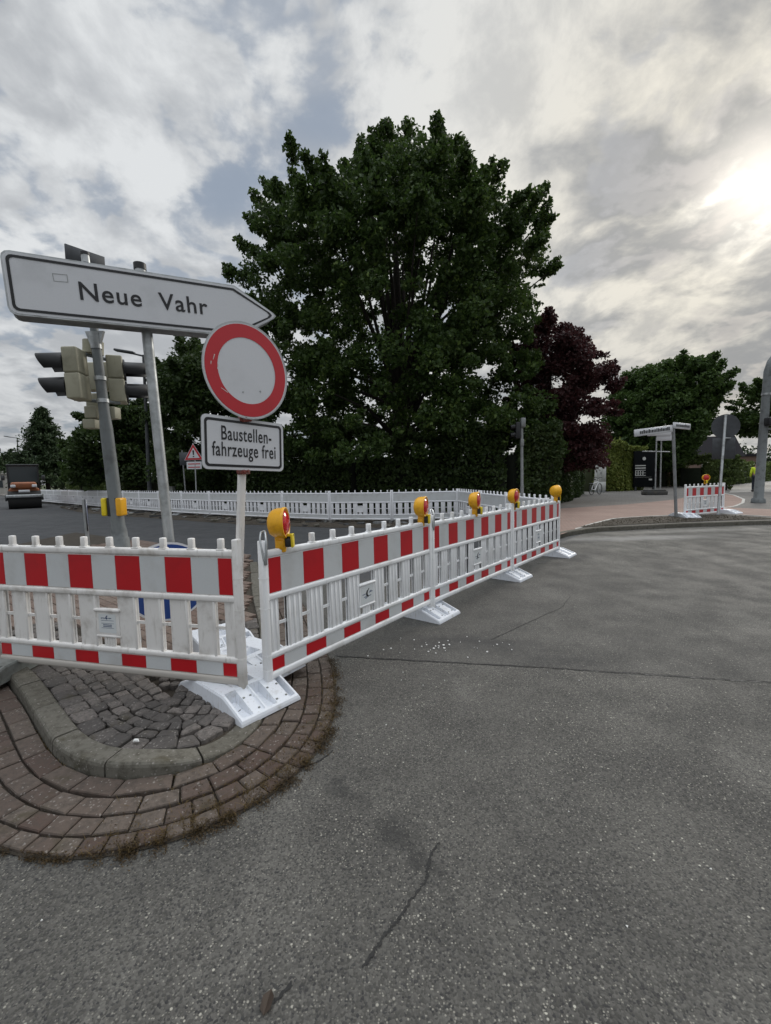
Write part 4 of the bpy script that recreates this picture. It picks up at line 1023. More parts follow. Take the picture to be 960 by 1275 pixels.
# big mast at right edge
c = G(944, 626, 0.1)
t = thing('signal_mast', (c.x, c.y, .1), 0, 'thick grey-green mast with a bent arm at the right edge of the picture', 'signal mast')
tp = D(956, 462, c.y) - Vector((c.x, c.y, .1))
b = MB(); b.tube([(0, 0, 0), tp * .03, tp * .04, tp * .55, tp, tp + Vector((.10, 0, .35)), tp + Vector((.45, .1, .75)), tp + Vector((1.6, .3, 1.0))], [.24, .23, .165, .145, .13, .125, .115, .10], 'grey_paint', 20); b.obj('mast', t)
a = D(957, 525, c.y - .2) - Vector((c.x, c.y, .1)); b = MB(); b.box(a.x - .10, a.x + .4, a.y - .15, a.y + .15, a.z - .16, a.z + .16, 'black_plastic', .04, 3); b.obj('signal_head', t)
b = MB(); b.tube([Vector(a) + Vector((-.05, .1, -.25)), Vector(a) + Vector((.3, .1, -.3))], .04, 'grey_steel', 10); b.obj('bracket', t); b = MB(); b.tube([tp * .82, tp * .835], .155, 'galv', 20); b.obj('band', t)

# street name signs
c = Vector((8.45, 12.55, .1)); tp = D(838, 529, 12.55)
t = thing('street_name_sign', c, 0, 'pole with white street name plates at the left end of the lone barrier', 'street sign')
b = MB(); b.tube([(0, 0, 0), tp - c], .042, 'grey_steel', 14); b.obj('pole', t)
def blade(mb, a, c_, h, flip=1):
    a = Vector(a); c_ = Vector(c_); dd = c_ - a; an = math.atan2(dd.y, dd.x); ln = math.hypot(dd.x, dd.y); tl = math.atan2(dd.z, ln)
    T = Matrix.Translation(a) @ Rz(an) @ Matrix.Rotation(-tl, 4, 'Y')
    mb.box(0, ln, -.02, .02, -h / 2, h / 2, 'sign_white', .006, 1, T)
    x = .12 * ln
    while x < ln * .9:
        l_ = random.uniform(.03, .06); mb.box(x, x + l_, -.024, -.02, -h * .2, h * (.2 if random.random() < .7 else .3), 'sign_black', 0, 1, T); x += l_ + .02
b = MB(); blade(b, D(790, 539.5, 11.9) - c, D(837, 533.5, 12.5) - c, .19); b.obj('name_plate', t)
b = MB(); blade(b, D(838.5, 529.5, 12.5) - c, D(859, 531.5, 13.0) - c, .17); b.obj('name_plate', t)
# round sign back on leaning pole
c = G(894, 641, .1); tp = D(903.5, 517, c.y + .5)
t = thing('round_sign_from_behind', c, 0, 'grey back of a round sign and plate on the leaning pole by the lone barrier', 'road sign')
b = MB(); b.tube([(0, 0, 0), tp - c], .038, 'galv', 14); b.obj('pole', t)
Yp = tp.y + .06
b = MB(); q = D(903.5, 531, Yp) - c; b.prism(ring_poly(.375, 40), -.004, .004, 'sign_back', Matrix.Translation(q) @ Rz(R(-20)) @ XZ); b.obj('disc', t)
b = MB(); q = D(901, 557, Yp) - c; b.box(-.30, .30, -.005, .005, -.36, .30, 'sign_back', .01, 1, Matrix.Translation(q) @ Rz(R(-20))); b.obj('plate', t)
b = MB(); q = D(903, 545.5, Yp - .08) - c; b.box(-.03, .22, -.02, .02, -.02, .02, 'galv', .004, 1, Matrix.Translation(q) @ Rz(R(10)))
q = D(918, 534, Yp - .02) - c; b.box(-.06, .06, -.006, .0, -.04, -.01, 'sign_white', 0, 1, Matrix.Translation(q) @ Rz(R(-20))); b.box(-.0, .06, -.006, .0, .01, .04, 'sign_white', 0, 1, Matrix.Translation(q) @ Rz(R(-20))); b.obj('clamp', t)
# portable twin post sign on black base
c = G(818, 613, .1); Yc = 25.0; c = D(818, 611.5, Yc); c.z = .1
t = thing('portable_sign', c, 0, 'temporary sign on two thin posts in a black base on the grey footway', 'road sign')
b = MB(); b.box(-.75, .45, -.3, .3, 0, .22, 'foot_dark', .03, 2); b.box(-.70, .40, -.25, .25, .22, .30, 'foot_dark', .03, 2); b.obj('base', t)
b = MB(); b.tube([Vector((-.1, 0, .1)), D(817.5, 545, Yc) - c], .035, 'galv', 10); b.tube([Vector((.25, .1, .1)), D(823.5, 548, Yc) - c], .035, 'galv', 10); b.tube([D(800, 562, Yc) - c, D(834, 562.5, Yc) - c], .03, 'galv', 8); b.obj('post', t)
b = MB(); a = D(806, 539, Yc - .3) - c; e = D(836, 535, Yc - .3) - c; b.box(a.x, e.x, -.32, -.28, a.z - .18, a.z + .20, 'sign_white', .01, 1); a = D(818, 546, Yc - .3) - c; e = D(834, 541, Yc) - c; b.box(a.x, e.x, -.26, -.24, a.z - .12, e.z, 'sign_white', .01, 1); b.obj('plate', t)
# notice trailer / board in the gap of the hedge
c = D(800, 606, 31); c.z = .1
t = thing('notice_board', c, 0, 'shade-black notice board with pale panels in the gap beyond the light green hedge', 'notice board')
b = MB(); a = D(789, 603, 31) - c; e = D(818, 561, 31) - c; b.box(a.x, e.x, 0, .15, .25, e.z, 'board', .03, 2); b.box(a.x + .1, a.x + .2, 0, .12, 0, .3, 'dark_steel'); b.box(e.x - .2, e.x - .1, 0, .12, 0, .3, 'dark_steel'); b.obj('board', t)
b = MB(); 
for (p0, p1, q0, q1) in ((791, 804, 579, 580.5), (791, 804, 582, 583.6), (791, 804, 585, 586), (791, 792.2, 586.5, 592), (794, 795.2, 586.5, 592), (797, 798.2, 586.5, 592), (800, 801.2, 586.5, 592), (791, 804, 588.5, 589.3), (791, 804, 591.5, 592.5), (791, 811, 593.8, 594.4), (808, 812, 596, 598)):
    a = D(p0, q1, 30.97) - c; e = D(p1, q0, 30.97) - c; b.box(a.x, e.x, -.03, -.005, a.z, e.z, 'cabinet')
a = D(802, 571, 30.97) - c; b.prism(ring_poly(.12, 16), 0, .02, 'cabinet', Matrix.Translation(a) @ XZ); b.obj('lettering_panel', t)
# utility cabinets
c = D(748.5, 611, 29.6); c.z = .1
t = thing('utility_cabinet', c, 0, 'tall pale grey utility cabinet against the hedge beside the bicycle', 'utility cabinet')
b = MB(); b.box(-.28, .30, 0, .35, .0, .12, 'grey_steel'); b.box(-.30, .32, 0, .36, .12, 1.95, 'cabinet', .02, 2); b.box(-.33, .35, -.02, .38, 1.95, 2.0, 'cabinet', .01, 1); b.obj('housing', t)
b = MB(); b.box(-.28, -.01, -.012, -.001, .75, 1.90, 'cabinet', .004, 1); b.box(.01, .30, -.012, -.001, .75, 1.90, 'cabinet', .004, 1); b.box(-.28, .30, -.012, -.001, .16, .70, 'cabinet', .004, 1); b.obj('door', t)
b = MB(); b.box(-.05, -.02, -.03, -.01, 1.25, 1.4, 'dark_steel'); b.obj('handle', t)
c = D(210, 613, 21.0); c.z = .08
t = thing('utility_box', c, 0, 'low pale utility box behind the far fence, just right of the leaning steel post', 'utility cabinet')
b = MB(); b.box(-.20, .20, 0, .3, 0, 1.10, 'cabinet', .02, 2); b.box(-.22, .22, -.02, .32, 1.10, 1.14, 'cabinet', .008, 1); b.obj('housing', t)
b = MB(); b.box(-.17, .17, -.012, -.001, .25, 1.06, 'cabinet', .004, 1); b.obj('door', t)
# bicycle
c = D(741.5, 613, 26.5); c.z = .1
t = thing('bicycle', c, R(40), 'pale bicycle parked beside the tall utility cabinet', 'bicycle')
for x in (-.52, .52):
    b = MB(); n = 28; ringp = [(x + .33 * math.cos(2 * math.pi * k / n), 0, .35 + .33 * math.sin(2 * math.pi * k / n)) for k in range(n + 1)]; b.tube(ringp, .022, 'tyre', 6, False)
    for k in range(8): a = math.pi * k / 8; b.tube([(x + .32 * math.cos(a), 0, .35 + .32 * math.sin(a)), (x - .32 * math.cos(a), 0, .35 - .32 * math.sin(a))], .004, 'galv', 4)
    b.obj('wheel', t)
b = MB()
for p, q_ in (((-.52, 0, .35), (-.08, 0, .30)), ((-.52, 0, .35), (-.2, 0, .80)), ((-.08, 0, .30), (-.22, 0, .90)), ((-.08, 0, .30), (.36, 0, .72)), ((-.18, 0, .72), (.34, 0, .80)), ((.52, 0, .35), (.34, 0, .95))): b.tube([p, q_], .022, 'plastic', 8)
b.obj('frame', t)
b = MB(); b.box(-.36, -.10, -.07, .07, .90, .96, 'black_plastic', .025, 2); b.obj('saddle', t)
b = MB(); b.tube([(.22, -.28, 1.04), (.33, -.12, 1.06), (.34, 0, 1.0), (.33, .12, 1.06), (.22, .28, 1.04)], .015, 'black_plastic', 8); b.obj('handlebar', t)
b = MB(); b.box(-.75, -.35, -.06, .06, .70, .72, 'galv'); b.tube([(-.7, 0, .7), (-.52, 0, .35)], .01, 'galv', 5); b.obj('luggage_rack', t)
# warning triangle and blue sign behind the fence
c = D(244, 612, 18.8); c.z = .08
t = thing('warning_triangle', c, 0, 'triangular red-bordered warning sign with exclamation mark behind the far fence', 'road sign')
a = D(241, 566, 18.8) - c
b = MB(); b.tube([(0, 0, 0), (a.x + .05, .03, a.z + .3)], .03, 'galv', 10); b.obj('post', t)
Tt2 = Matrix.Translation(a) @ XZ
def tri(s): s *= .92; return [(-.45 * s, -.26 * s), (.45 * s, -.26 * s), (0, .52 * s)]
b = MB(); b.prism(tri(1), -.01, .0, 'sign_white', Tt2); b.prism(tri(.94), 0, .006, 'sign_red', Tt2); b.prism(tri(.62), .006, .012, 'sign_white', Tt2); b.prism([(-.025, -.02), (.025, -.02), (.04, .18), (-.04, .18)], .012, .016, 'sign_black', Tt2); b.prism([(-.03, -.11), (.03, -.11), (.03, -.06), (-.03, -.06)], .012, .016, 'sign_black', Tt2); b.obj('triangle', t)
b = MB(); b.prism(rrect(-.32, .32, -.62, -.30, .03), -.01, 0, 'sign_white', Tt2); b.prism(rrect(-.26, .26, -.56, -.52, .01), 0, .004, 'sign_red', Tt2); b.prism(rrect(-.26, .26, -.42, -.38, .01), 0, .004, 'sign_red', Tt2); b.obj('plate', t)
c = D(231.5, 612, 19); c.z = .08
t = thing('small_blue_sign', c, 0, 'small dark blue sign on a thin pole left of the warning triangle', 'road sign')
a = D(227, 572, 19) - c
b = MB(); b.tube([(0, 0, 0), (a.x, .03, a.z + .4)], .03, 'grey_steel', 10); b.obj('post', t)
b = MB(); b.box(a.x - .12, a.x + .28, -.01, .01, a.z - .25, a.z + .3, 'sign_back', .01, 1); b.obj('plate', t)
# street lamps
def street_lamp(px, pyb, pyt, Y, arm, label, r=.09):
    c = D(px, pyb, Y); c.z = 0.05; tp = D(px - (pyb - pyt) * .045, pyt, Y) - c
    t = thing('street_lamp', c, 0, label, 'street lamp', 'street lamps along the left road')
    b = MB(); b.tube([(0, 0, 0), tp * .15, tp], [r * 1.3, r * 1.1, r * .6], 'dark_steel', 12); b.obj('pole', t)
    b = MB(); b.tube([tp - Vector((0, 0, .05)), tp + Vector((arm * .5, 0, .08))], .04, 'dark_steel', 8); b.obj('arm', t)
    b = MB(); b.box(-.45, .45, -.14, .14, -.05, .06, 'dark_steel', .04, 2, Matrix.Translation(tp + Vector((arm * .85, 0, .17))) @ Matrix.Rotation(.18 if arm < 0 else -.18, 4, 'Y')); b.obj('lamp_head', t)
street_lamp(186, 610, 442, 20.5, -1.0, 'dark street lamp between the leaning steel post and the no-entry sign')
street_lamp(24, 604, 545, 62, -1.6, 'distant street lamp in front of the conifer, above the orange roller', .1)

# ------------------------------------------------------------------ orange road roller
c = Vector((-22.4, 27.0, 0))
t = thing('road_roller', c, R(39), 'orange road roller with black canopy parked on the left road', 'road roller')
b = MB()
b.box(-.72, .72, -.5, 1.6, .75, 1.25, 'orange', .08, 3); b.box(-.62, .62, -.75, .7, 1.2, 1.62, 'orange', .14, 4); b.box(-.80, .80, .7, 2.6, .75, 1.2, 'orange', .06, 2); b.obj('body', t)
b = MB(); b.tube([(-.78, -.35, .55), (.78, -.35, .55)], .55, 'tyre', 32); b.obj('drum', t)
for x in (-.62, .62):
    b = MB(); b.tube([(x - .2, 2.1, .55), (x - .16, 2.1, .55), (x + .16, 2.1, .55), (x + .2, 2.1, .55)], [.48, .55, .55, .48], 'tyre', 28); b.tube([(x - .21, 2.1, .55), (x + .21, 2.1, .55)], .25, 'orange', 16); b.obj('wheel', t)
b = MB(); b.box(-.86, .86, -1.0, -.85, .68, .86, 'galv', .03, 2); b.box(-.90, -.80, -.95, 0.1, .5, .86, 'dark_steel', .02, 1); b.box(.80, .90, -.95, 0.1, .5, .86, 'dark_steel', .02, 1); b.obj('bumper', t)
b = MB(); b.box(-.8, .8, .5, 2.3, 2.62, 2.74, 'black_plastic', .04, 2)
for x in (-.74, .74):
    for y in (.58, 2.2): b.box(x - .04, x + .04, y - .04, y + .04, 1.15, 2.65, 'black_plastic')
b.obj('canopy', t)
b = MB(); b.box(-.70, .70, .60, .62, 1.62, 2.6, 'glass_dark'); b.obj('windscreen', t)
b = MB(); b.box(-.3, .3, 1.5, 1.9, 1.2, 1.9, 'black_plastic', .06, 2); b.obj('seat', t)
for x in (-.98, .98): b = MB(); b.box(x - .09, x + .09, .5, .56, 1.75, 2.05, 'dark_steel', .02, 1); b.tube([(x, .55, 1.9), (x * .78, .6, 1.9)], .015, 'dark_steel', 6); b.obj('mirror', t)
for x in (-.5, .5): b = MB(); b.box(x - .12, x + .12, -.80, -.74, 1.3, 1.46, 'sign_white', .03, 2); b.obj('headlight', t)
b = MB(); b.box(-.26, .26, -.90, -.84, 1.0, 1.14, 'sign_white', .01, 1); b.obj('number_plate', t)

# ------------------------------------------------------------------ worker behind the big mast
def person(loc, rz, label):
    root = thing('person', loc, rz, label, 'person')
    J = [((0, 0, .95), .13), ((0, 0, 1.15), .125), ((0, 0, 1.38), .15), ((0, 0, 1.50), .06), ((0, -.01, 1.60), .075), ((0, -.01, 1.70), .085),
         ((.10, 0, .90), .10), ((.12, -.02, .50), .065), ((.13, .0, .10), .045), ((.13, -.14, .05), .035),
         ((-.10, 0, .90), .10), ((-.12, .04, .50), .065), ((-.12, .10, .10), .045), ((-.12, -.04, .05), .035),
         ((.19, 0, 1.42), .06), ((.25, .03, 1.14), .043), ((.25, -.08, .90), .032), ((.25, -.12, .82), .034),
         ((-.19, 0, 1.42), .06), ((-.25, .03, 1.14), .043), ((-.22, -.12, .94), .032), ((-.20, -.17, .87), .034)]
    E_ = [(0, 1), (1, 2), (2, 3), (3, 4), (4, 5), (0, 6), (6, 7), (7, 8), (8, 9), (0, 10), (10, 11), (11, 12), (12, 13), (2, 14), (14, 15), (15, 16), (16, 17), (2, 18), (18, 19), (19, 20), (20, 21)]
    def skin(name, idx, m, grow=0.0):
        mp = {k: i for i, k in enumerate(idx)}; me = bpy.data.meshes.new(name); me.from_pydata([J[k][0] for k in idx], [(mp[a], mp[b_]) for a, b_ in E_ if a in mp and b_ in mp], [])
        me.materials.append(m)
        o = bpy.data.objects.new(name, me); col.objects.link(o); o.parent = root
        md = o.modifiers.new('skin', 'SKIN'); md.use_smooth_shade = True
        for k, i in mp.items(): r_ = J[k][1] + grow; me.skin_vertices[0].data[i].radius = (r_ * (1.25 if k in (0, 1, 2) else 1), r_)
        me.skin_vertices[0].data[0].use_root = True
        o.modifiers.new('sub', 'SUBSURF').levels = 1; o.modifiers['sub'].render_levels = 2
        return o
    skin('body', list(range(22)), M['skin'])
    skin('hivis_jacket', [2, 1, 0, 14, 15, 16, 18, 19, 20], M['hivis'], .022)
    skin('trousers', [0, 6, 7, 8, 10, 11, 12], M['trousers'], .020)
    b = MB(); bm = bmesh.new(); bmesh.ops.create_uvsphere(bm, u_segments=16, v_segments=10, radius=.105); bm.transform(Matrix.Translation((0, .012, 1.70)) @ Matrix.Diagonal((.86, 1.02, 1.0, 1))); 
    for v in [v for v in bm.verts if v.co.z < 1.67 and v.co.y < .03]: v.co.z = max(v.co.z, 1.69)
    b.bm(bm, 'hair', True); b.obj('hair', root)
    for x in (.13, -.12): b = MB(); yy = -.05 if x > 0 else .05; b.box(x - .055, x + .055, yy - .13, yy + .10, .0, .12, 'black_plastic', .03, 2); b.obj('shoe', root)
pp_ = D(941.0, 606, 26.0); person((pp_.x, 26.0, .1), R(150), 'person in a yellow hi-vis jacket half hidden behind the thick mast')

# ------------------------------------------------------------------ foliage
def leaf_mesh(name, C, size, m, aspect=0.62, flat=0.0):
    n = len(C); nr = rng.normal(size=(n, 3)); nr[:, 2] = np.abs(nr[:, 2]) + flat; nr /= np.linalg.norm(nr, axis=1)[:, None]
    tg = np.cross(nr, rng.normal(size=(n, 3))); tg /= np.linalg.norm(tg, axis=1)[:, None] + 1e-9; bt = np.cross(nr, tg)
    s = size * rng.uniform(.6, 1.3, size=(n, 1))
    V = np.empty((n, 5, 3)); V[:, 0] = C - tg * s * .5; V[:, 1] = C - tg * s * .08 + bt * s * aspect * .5; V[:, 2] = C + tg * s * .35 + bt * s * aspect * .32 + nr * s * .10; V[:, 3] = C + tg * s * .55 - nr * s * .05; V[:, 4] = C + tg * s * .02 - bt * s * aspect * .5 + nr * s * .06
    me = bpy.data.meshes.new(name); me.vertices.add(n * 5); me.vertices.foreach_set('co', V.ravel()); me.loops.add(n * 5); me.loops.foreach_set('vertex_index', np.arange(n * 5, dtype=np.int32))
    me.polygons.add(n); me.polygons.foreach_set('loop_start', np.arange(0, n * 5, 5, dtype=np.int32)); me.update(calc_edges=True); me.materials.append(m); me.validate(); return me
def cluster(cent, rad, per):
    n = len(cent); cnt = np.maximum(12, (per * (rad / rad.mean()) ** 2.0)).astype(int); cnt = np.minimum(cnt, int(per * 2.2)); k = np.repeat(np.arange(n), cnt); d = rng.normal(size=(len(k), 3)); d /= np.linalg.norm(d, axis=1)[:, None]
    r = rng.uniform(0, 1, size=(len(k), 1)) ** 0.42
    return cent[k] + d * r * rad[k][:, None] * np.array([1, 1, .75])
def crown_points(prof, Yc, dep, n, rmin, rmax, shell=0.5):
    """prof: rows (py, pxmin, pxmax) of the tree's outline at distance Yc -> clump centres filling a rounded volume"""
    rows = []
    for (py, a, b_) in prof: A, B = D(a, py, Yc), D(b_, py, Yc); rows.append((A.z, A.x, B.x))
    rows.sort(); z = np.array([r[0] for r in rows]); xa = np.array([r[1] for r in rows]); xb = np.array([r[2] for r in rows])
    out = []; rad = []; wmax = (xb - xa).max()
    while len(out) < n:
        zz = rng.uniform(z[0], z[-1]); a = np.interp(zz, z, xa); b_ = np.interp(zz, z, xb)
        if rng.uniform() > (b_ - a) / wmax: continue
        hw = (b_ - a) / 2; r = rng.uniform(rmin, rmax); r = min(r, hw * .8 + .1)
        u = rng.uniform(-1, 1); v = rng.uniform(-1, 1); q = u * u + v * v
        if q > 1 or q < shell * rng.uniform(): continue
        dp = dep * min(1, hw / (wmax / 2) + .15)
        zm = (z[0] + z[-1]) / 2; zz -= max(0, (zz - zm) / (z[-1] - zm)) * abs(v) * dp * (zz - CZ) / Yc * 1.15      # domed top
        if rng.uniform() < .34:                       # small sprays that stick out of the outline
            r *= rng.uniform(.28, .5); k = 1.0 / max(.3, math.sqrt(q)) * rng.uniform(.84, .96)
            out.append(((a + b_) / 2 + u * k * hw, Yc + v * k * dp, zz + rng.normal() * .25)); rad.append(r); continue
        out.append(((a + b_) / 2 + u * max(.05, hw - r * .85), Yc + v * dp, zz)); rad.append(r)
    return np.array(out), np.array(rad)
def tree(name, label, prof, Yc, dep, n, rmin, rmax, per, leaf, m, base_x, trunk_r, base_z=0.0, group=None, fork=0.28, shell=.5, limbs=26, shoots=24):
    P, rad = crown_points(prof, Yc, dep, n, rmin, rmax, shell)
    t = thing(name, (base_x, Yc, base_z), 0, label, 'tree', group); o = np.array([base_x, Yc, base_z])
    if shoots:                                        # leafy shoots that break the outline
        cen = P.mean(axis=0); sc_ = P.std(axis=0); outl = np.argsort(-np.linalg.norm((P - cen) / sc_, axis=1))[:len(P) // 3]; up_ = [i for i in outl if P[i, 2] > cen[2] - sc_[2] * .6]
        NP, NR = [], []
        for i in rng.choice(up_, min(shoots, len(up_)), replace=False):
            dr = (P[i] - cen) / sc_; dr /= np.linalg.norm(dr); dr = dr * .7 + np.array([0, 0, .30]) + rng.normal(size=3) * .28; dr /= np.linalg.norm(dr); p = P[i].copy(); st_ = rmax * rng.uniform(.18, .38)
            for q in range(3): p = p + dr * st_ * (1 - .1 * q); NP.append(p.copy()); NR.append(rmax * (.42 - .08 * q) * rng.uniform(.8, 1.15))
        P = np.concatenate([P, NP]); rad = np.concatenate([rad, NR])
    mobj('crown', leaf_mesh('crown', cluster(P, rad, per) - o, leaf, m), t)
    top = P[:, 2].max() - base_z; b = MB(); fk = top * fork
    cx = P[:, 0].mean() - base_x
    b.tube([(0, 0, -.1), (0, 0, .3), (.03, 0, fk * .5), (0, 0, fk), (cx * .3, .1, top * .55), (cx * .5, 0, top * .82)], [trunk_r * 1.35, trunk_r, trunk_r * .9, trunk_r * .8, trunk_r * .45, trunk_r * .12], 'bark', 12)
    idx = rng.choice(len(P), min(limbs, len(P)), replace=False)
    for i in idx:
        e = P[i] - o; s0 = Vector((0, 0, fk * random.uniform(.75, 1.5))); e = Vector(e)
        if e.z < s0.z: s0.z = max(.5, e.z * .8)
        md = s0.lerp(e, .5) + Vector((random.uniform(-.3, .3), random.uniform(-.3, .3), .4)); rr_ = trunk_r * random.uniform(.22, .38)
        b.tube([s0, s0.lerp(md, .5), md, e], [rr_, rr_ * .8, rr_ * .5, rr_ * .15], 'bark', 7)
    b.obj('trunk', t); return t
OAK = [(158, 470, 486), (168, 458, 500), (180, 452, 590), (192, 440, 598), (206, 402, 602), (222, 380, 610), (240, 340, 620), (258, 322, 634), (276, 312, 655), (298, 308, 686), (318, 312, 688), (340, 290, 684), (360, 284, 684), (390, 290, 680), (430, 290, 676), (480, 285, 680), (530, 285, 690), (575, 290, 700)]
tree('oak_tree', 'huge dark green oak towering behind the far fence', OAK, 19.5, 4.6, 1300, .22, .78, 140, .16, M['oak'], .75, .42, fork=.22, limbs=40, shell=.35, shoots=110)
tree('purple_beech', 'dark purple-leaved tree right of the oak', [(398, 668, 690), (415, 650, 715), (440, 640, 742), (465, 640, 757), (500, 640, 757), (540, 645, 752), (580, 650, 745)], 21.0, 2.6, 230, .35, .75, 170, .15, M['beech'], 7.8, .22, limbs=18)
tree('dark_tree', 'dark bushy tree between the leaning steel post and the oak', [(425, 235, 252), (440, 212, 285), (470, 195, 310), (510, 190, 330), (560, 190, 340), (600, 195, 340)], 22.5, 3.0, 230, .4, .85, 170, .19, M['darktree'], -8.6, .25, limbs=16)
tree('low_dark_tree', 'low dark tree left of the leaning steel post, behind the mast', [(500, 140, 165), (515, 122, 190), (535, 106, 205), (560, 98, 210), (600, 95, 215)], 27, 3.2, 190, .4, .9, 140, .22, M['darktree'], -16.8, .22, limbs=12)
tree('small_tree', 'small pale green tree low between the conifer and the dark trees', [(548, 96, 104), (556, 88, 112), (575, 84, 120), (600, 84, 120)], 33, 1.5, 60, .35, .6, 90, .22, M['midtree'], -23, .12, limbs=8)
def conifer(label, px, pyt, pyb, wpx, Y, m):
    c = D(px, pyb, Y); c.z = 0; H = D(px, pyt, Y).z; Wd = wpx / F * Y / 2; pts_ = []; 
    t = thing('conifer_tree', c, 0, label, 'tree'); b = MB(); b.tube([(0, 0, 0), (0, 0, H * .97)], [.25, .03], 'bark', 8)
    n = 260
    for i in range(n):
        f = (i / n) ** .8; z_ = H * (.10 + .88 * f); ln = Wd * 1.15 * (1 - f) ** .88 * random.uniform(.6, 1.08) + .15; a = random.random() * 6.283
        e = Vector((math.cos(a) * ln, math.sin(a) * ln, z_ - ln * .05)); s0 = Vector((0, 0, z_ + ln * .12)); b.tube([s0, e], [.03, .008], 'bark', 4, False)
        k = int(120 * (.3 + ln / Wd)); tt = rng.uniform(.15, 1, size=(k, 1)); q = np.array(s0) + (np.array(e) - np.array(s0)) * tt + rng.normal(size=(k, 3)) * np.array([.28, .28, .16]) * (.5 + ln / Wd * .7); pts_.append(q)
    b.obj('trunk', t); mobj('crown', leaf_mesh('crown', np.concatenate(pts_), .34, m, .42), t)
conifer('broad dark conifer standing behind the orange roller', 60, 506, 606, 84, 50, M['conifer'])
tree('distant_tree', 'rounded distant tree at the left edge beyond the orange roller', [(566, -8, 16), (572, -16, 28), (590, -18, 34), (603, -18, 34)], 80, 3, 60, .7, 1.3, 110, .4, M['conifer'], -70, .3, limbs=6)
tree('roadside_tree', 'full green tree above the street name plates on the right', [(448, 806, 824), (456, 792, 866), (470, 776, 880), (490, 764, 886), (515, 758, 878), (540, 756, 868), (566, 764, 850), (580, 775, 840)], 38, 5.0, 430, .35, 1.15, 140, .27, M['midtree'], 23.5, .35, fork=.3, limbs=24)
tree('edge_tree', 'loose green tree behind the thick mast at the right edge', [(472, 950, 1000), (485, 935, 1010), (505, 920, 1015), (525, 922, 1010), (540, 932, 1000)], 34, 3, 110, .45, .9, 100, .26, M['midtree'], 31.5, .25, fork=.5, limbs=18)
tree('path_side_shrub', 'leafy shrub growing behind the leaning round sign pole', [(566, 898, 912), (574, 893, 918), (590, 893, 916), (603, 896, 912)], 29, .7, 40, .2, .4, 70, .16, M['hedge_mid'], 22.8, .06, limbs=6)

def hedge(name, label, pts, thick, h, n, leaf, m, core=(0.012, 0.018, 0.008), z0=0.0, hv=0.25, cat='hedge', group=None, bulge=.15):
    """hedge along a ground polyline; leaves thickest at its skin, a solid twiggy body inside"""
    L = [Vector((*p, 0)) for p in pts]; d = [0]
    for i in range(1, len(L)): d.append(d[-1] + (L[i] - L[i - 1]).length)
    t = thing(name, (L[0].x, L[0].y, z0), 0, label, cat, group); o = np.array([L[0].x, L[0].y, 0])
    P = []
    s = rng.uniform(0, d[-1], n); f = rng.uniform(0, 1, n); side = rng.uniform(0, 1, n)
    ph = rng.uniform(0, 6, 4)
    for i in range(n):
        j = min(max(int(np.searchsorted(d, s[i])) - 1, 0), len(d) - 2); u = (s[i] - d[j]) / (d[j + 1] - d[j]); p = L[j].lerp(L[j + 1], u); dr = (L[j + 1] - L[j]).normalized(); nn = Vector((dr.y, -dr.x, 0))
        hh = h * (1 + hv * (.5 * math.sin(s[i] * .9 + ph[0]) + .3 * math.sin(s[i] * 2.3 + ph[1]) + .2 * math.sin(s[i] * 5.1 + ph[2]))) 
        w_ = thick / 2 * (1 + bulge * math.sin(s[i] * 1.7 + f[i] * 4 + ph[3]))
        if side[i] < .55: y = w_ * (1 - abs(rng.normal()) * .12); zz = f[i] ** .9 * hh
        elif side[i] < .70: y = -w_ * (1 - abs(rng.normal()) * .12); zz = f[i] * hh
        else: y = rng.uniform(-w_, w_); zz = hh * (1 - abs(rng.normal()) * .05 + (rng.uniform() < .05) * .05)
        q = p + nn * y; P.append((q.x - o[0], q.y - o[1], zz))
    mobj('foliage', leaf_mesh('foliage', np.array(P), leaf, m), t)
    cm = mat('hedge_twigs', core, .95); b = MB()
    for j in range(len(L) - 1):
        a, c = L[j] - Vector(o), L[j + 1] - Vector(o); dr = (c - a).normalized(); T = Matrix.Translation(a) @ Rz(math.atan2(dr.y, dr.x)); b.box(0, (c - a).length, -thick * .32, thick * .32, 0, h * (1 - hv * .75) * .82, cm, 0.05, 1, T)
    b.obj('twigs', t)
    return t
hedge('tall_hedge', 'tall black-green hedge behind the long far fence', [(-30, 44), (-13.5, 27.5), (-6.5, 20.8), (-1.0, 17.6), (4.6, 17.0), (6.6, 18.2)][1:], 1.8, 3.1, 42000, .17, M['hedge_dark'], (0.006, 0.009, 0.004), hv=.18)
hedge('tall_hedge', 'dark hedge running back below the purple tree beside the grey footway', [(6.2, 18.2), (9.0, 22.7), (11.7, 27.6)], 1.6, 3.5, 16000, .17, M['hedge_dark'], (0.008, 0.013, 0.005), hv=.15)
hedge('clipped_hedge', 'yellow-green hedge coloured as if sunlit, beside the tall utility cabinet', [(14.6, 31.6), (16.8, 32.0), (18.6, 32.6)], 2.2, 3.5, 13000, .16, M['hedge_lit_tint'], (0.03, 0.04, 0.012), hv=.12)
hedge('garden_hedge', 'dusty green garden hedge left of the mast beyond the far fence', [(-28.5, 40), (-20.5, 32.5), (-14.5, 27.8)], 1.6, 2.6, 11000, .20, M['hedge_mid'], (0.015, 0.02, 0.008), hv=.35)
hedge('round_bush', 'rounded dark green bush behind the street name pole', [(26.0, 37), (28.2, 38.5)], 2.4, 2.5, 9000, .16, M['hedge_mid'], hv=.25)
hedge('flowering_bush', 'pale flowering bush beside the rounded green bush', [(24.5, 39), (27, 41)], 2.0, 3.3, 7000, .18, M['flower'], hv=.3)
hedge('path_hedge', 'long green hedge along the far footpath at the right', [(29.5, 38.5), (36, 44), (58, 62), (100, 98)], 1.8, 2.1, 14000, .28, M['hedge_mid'], hv=.12)
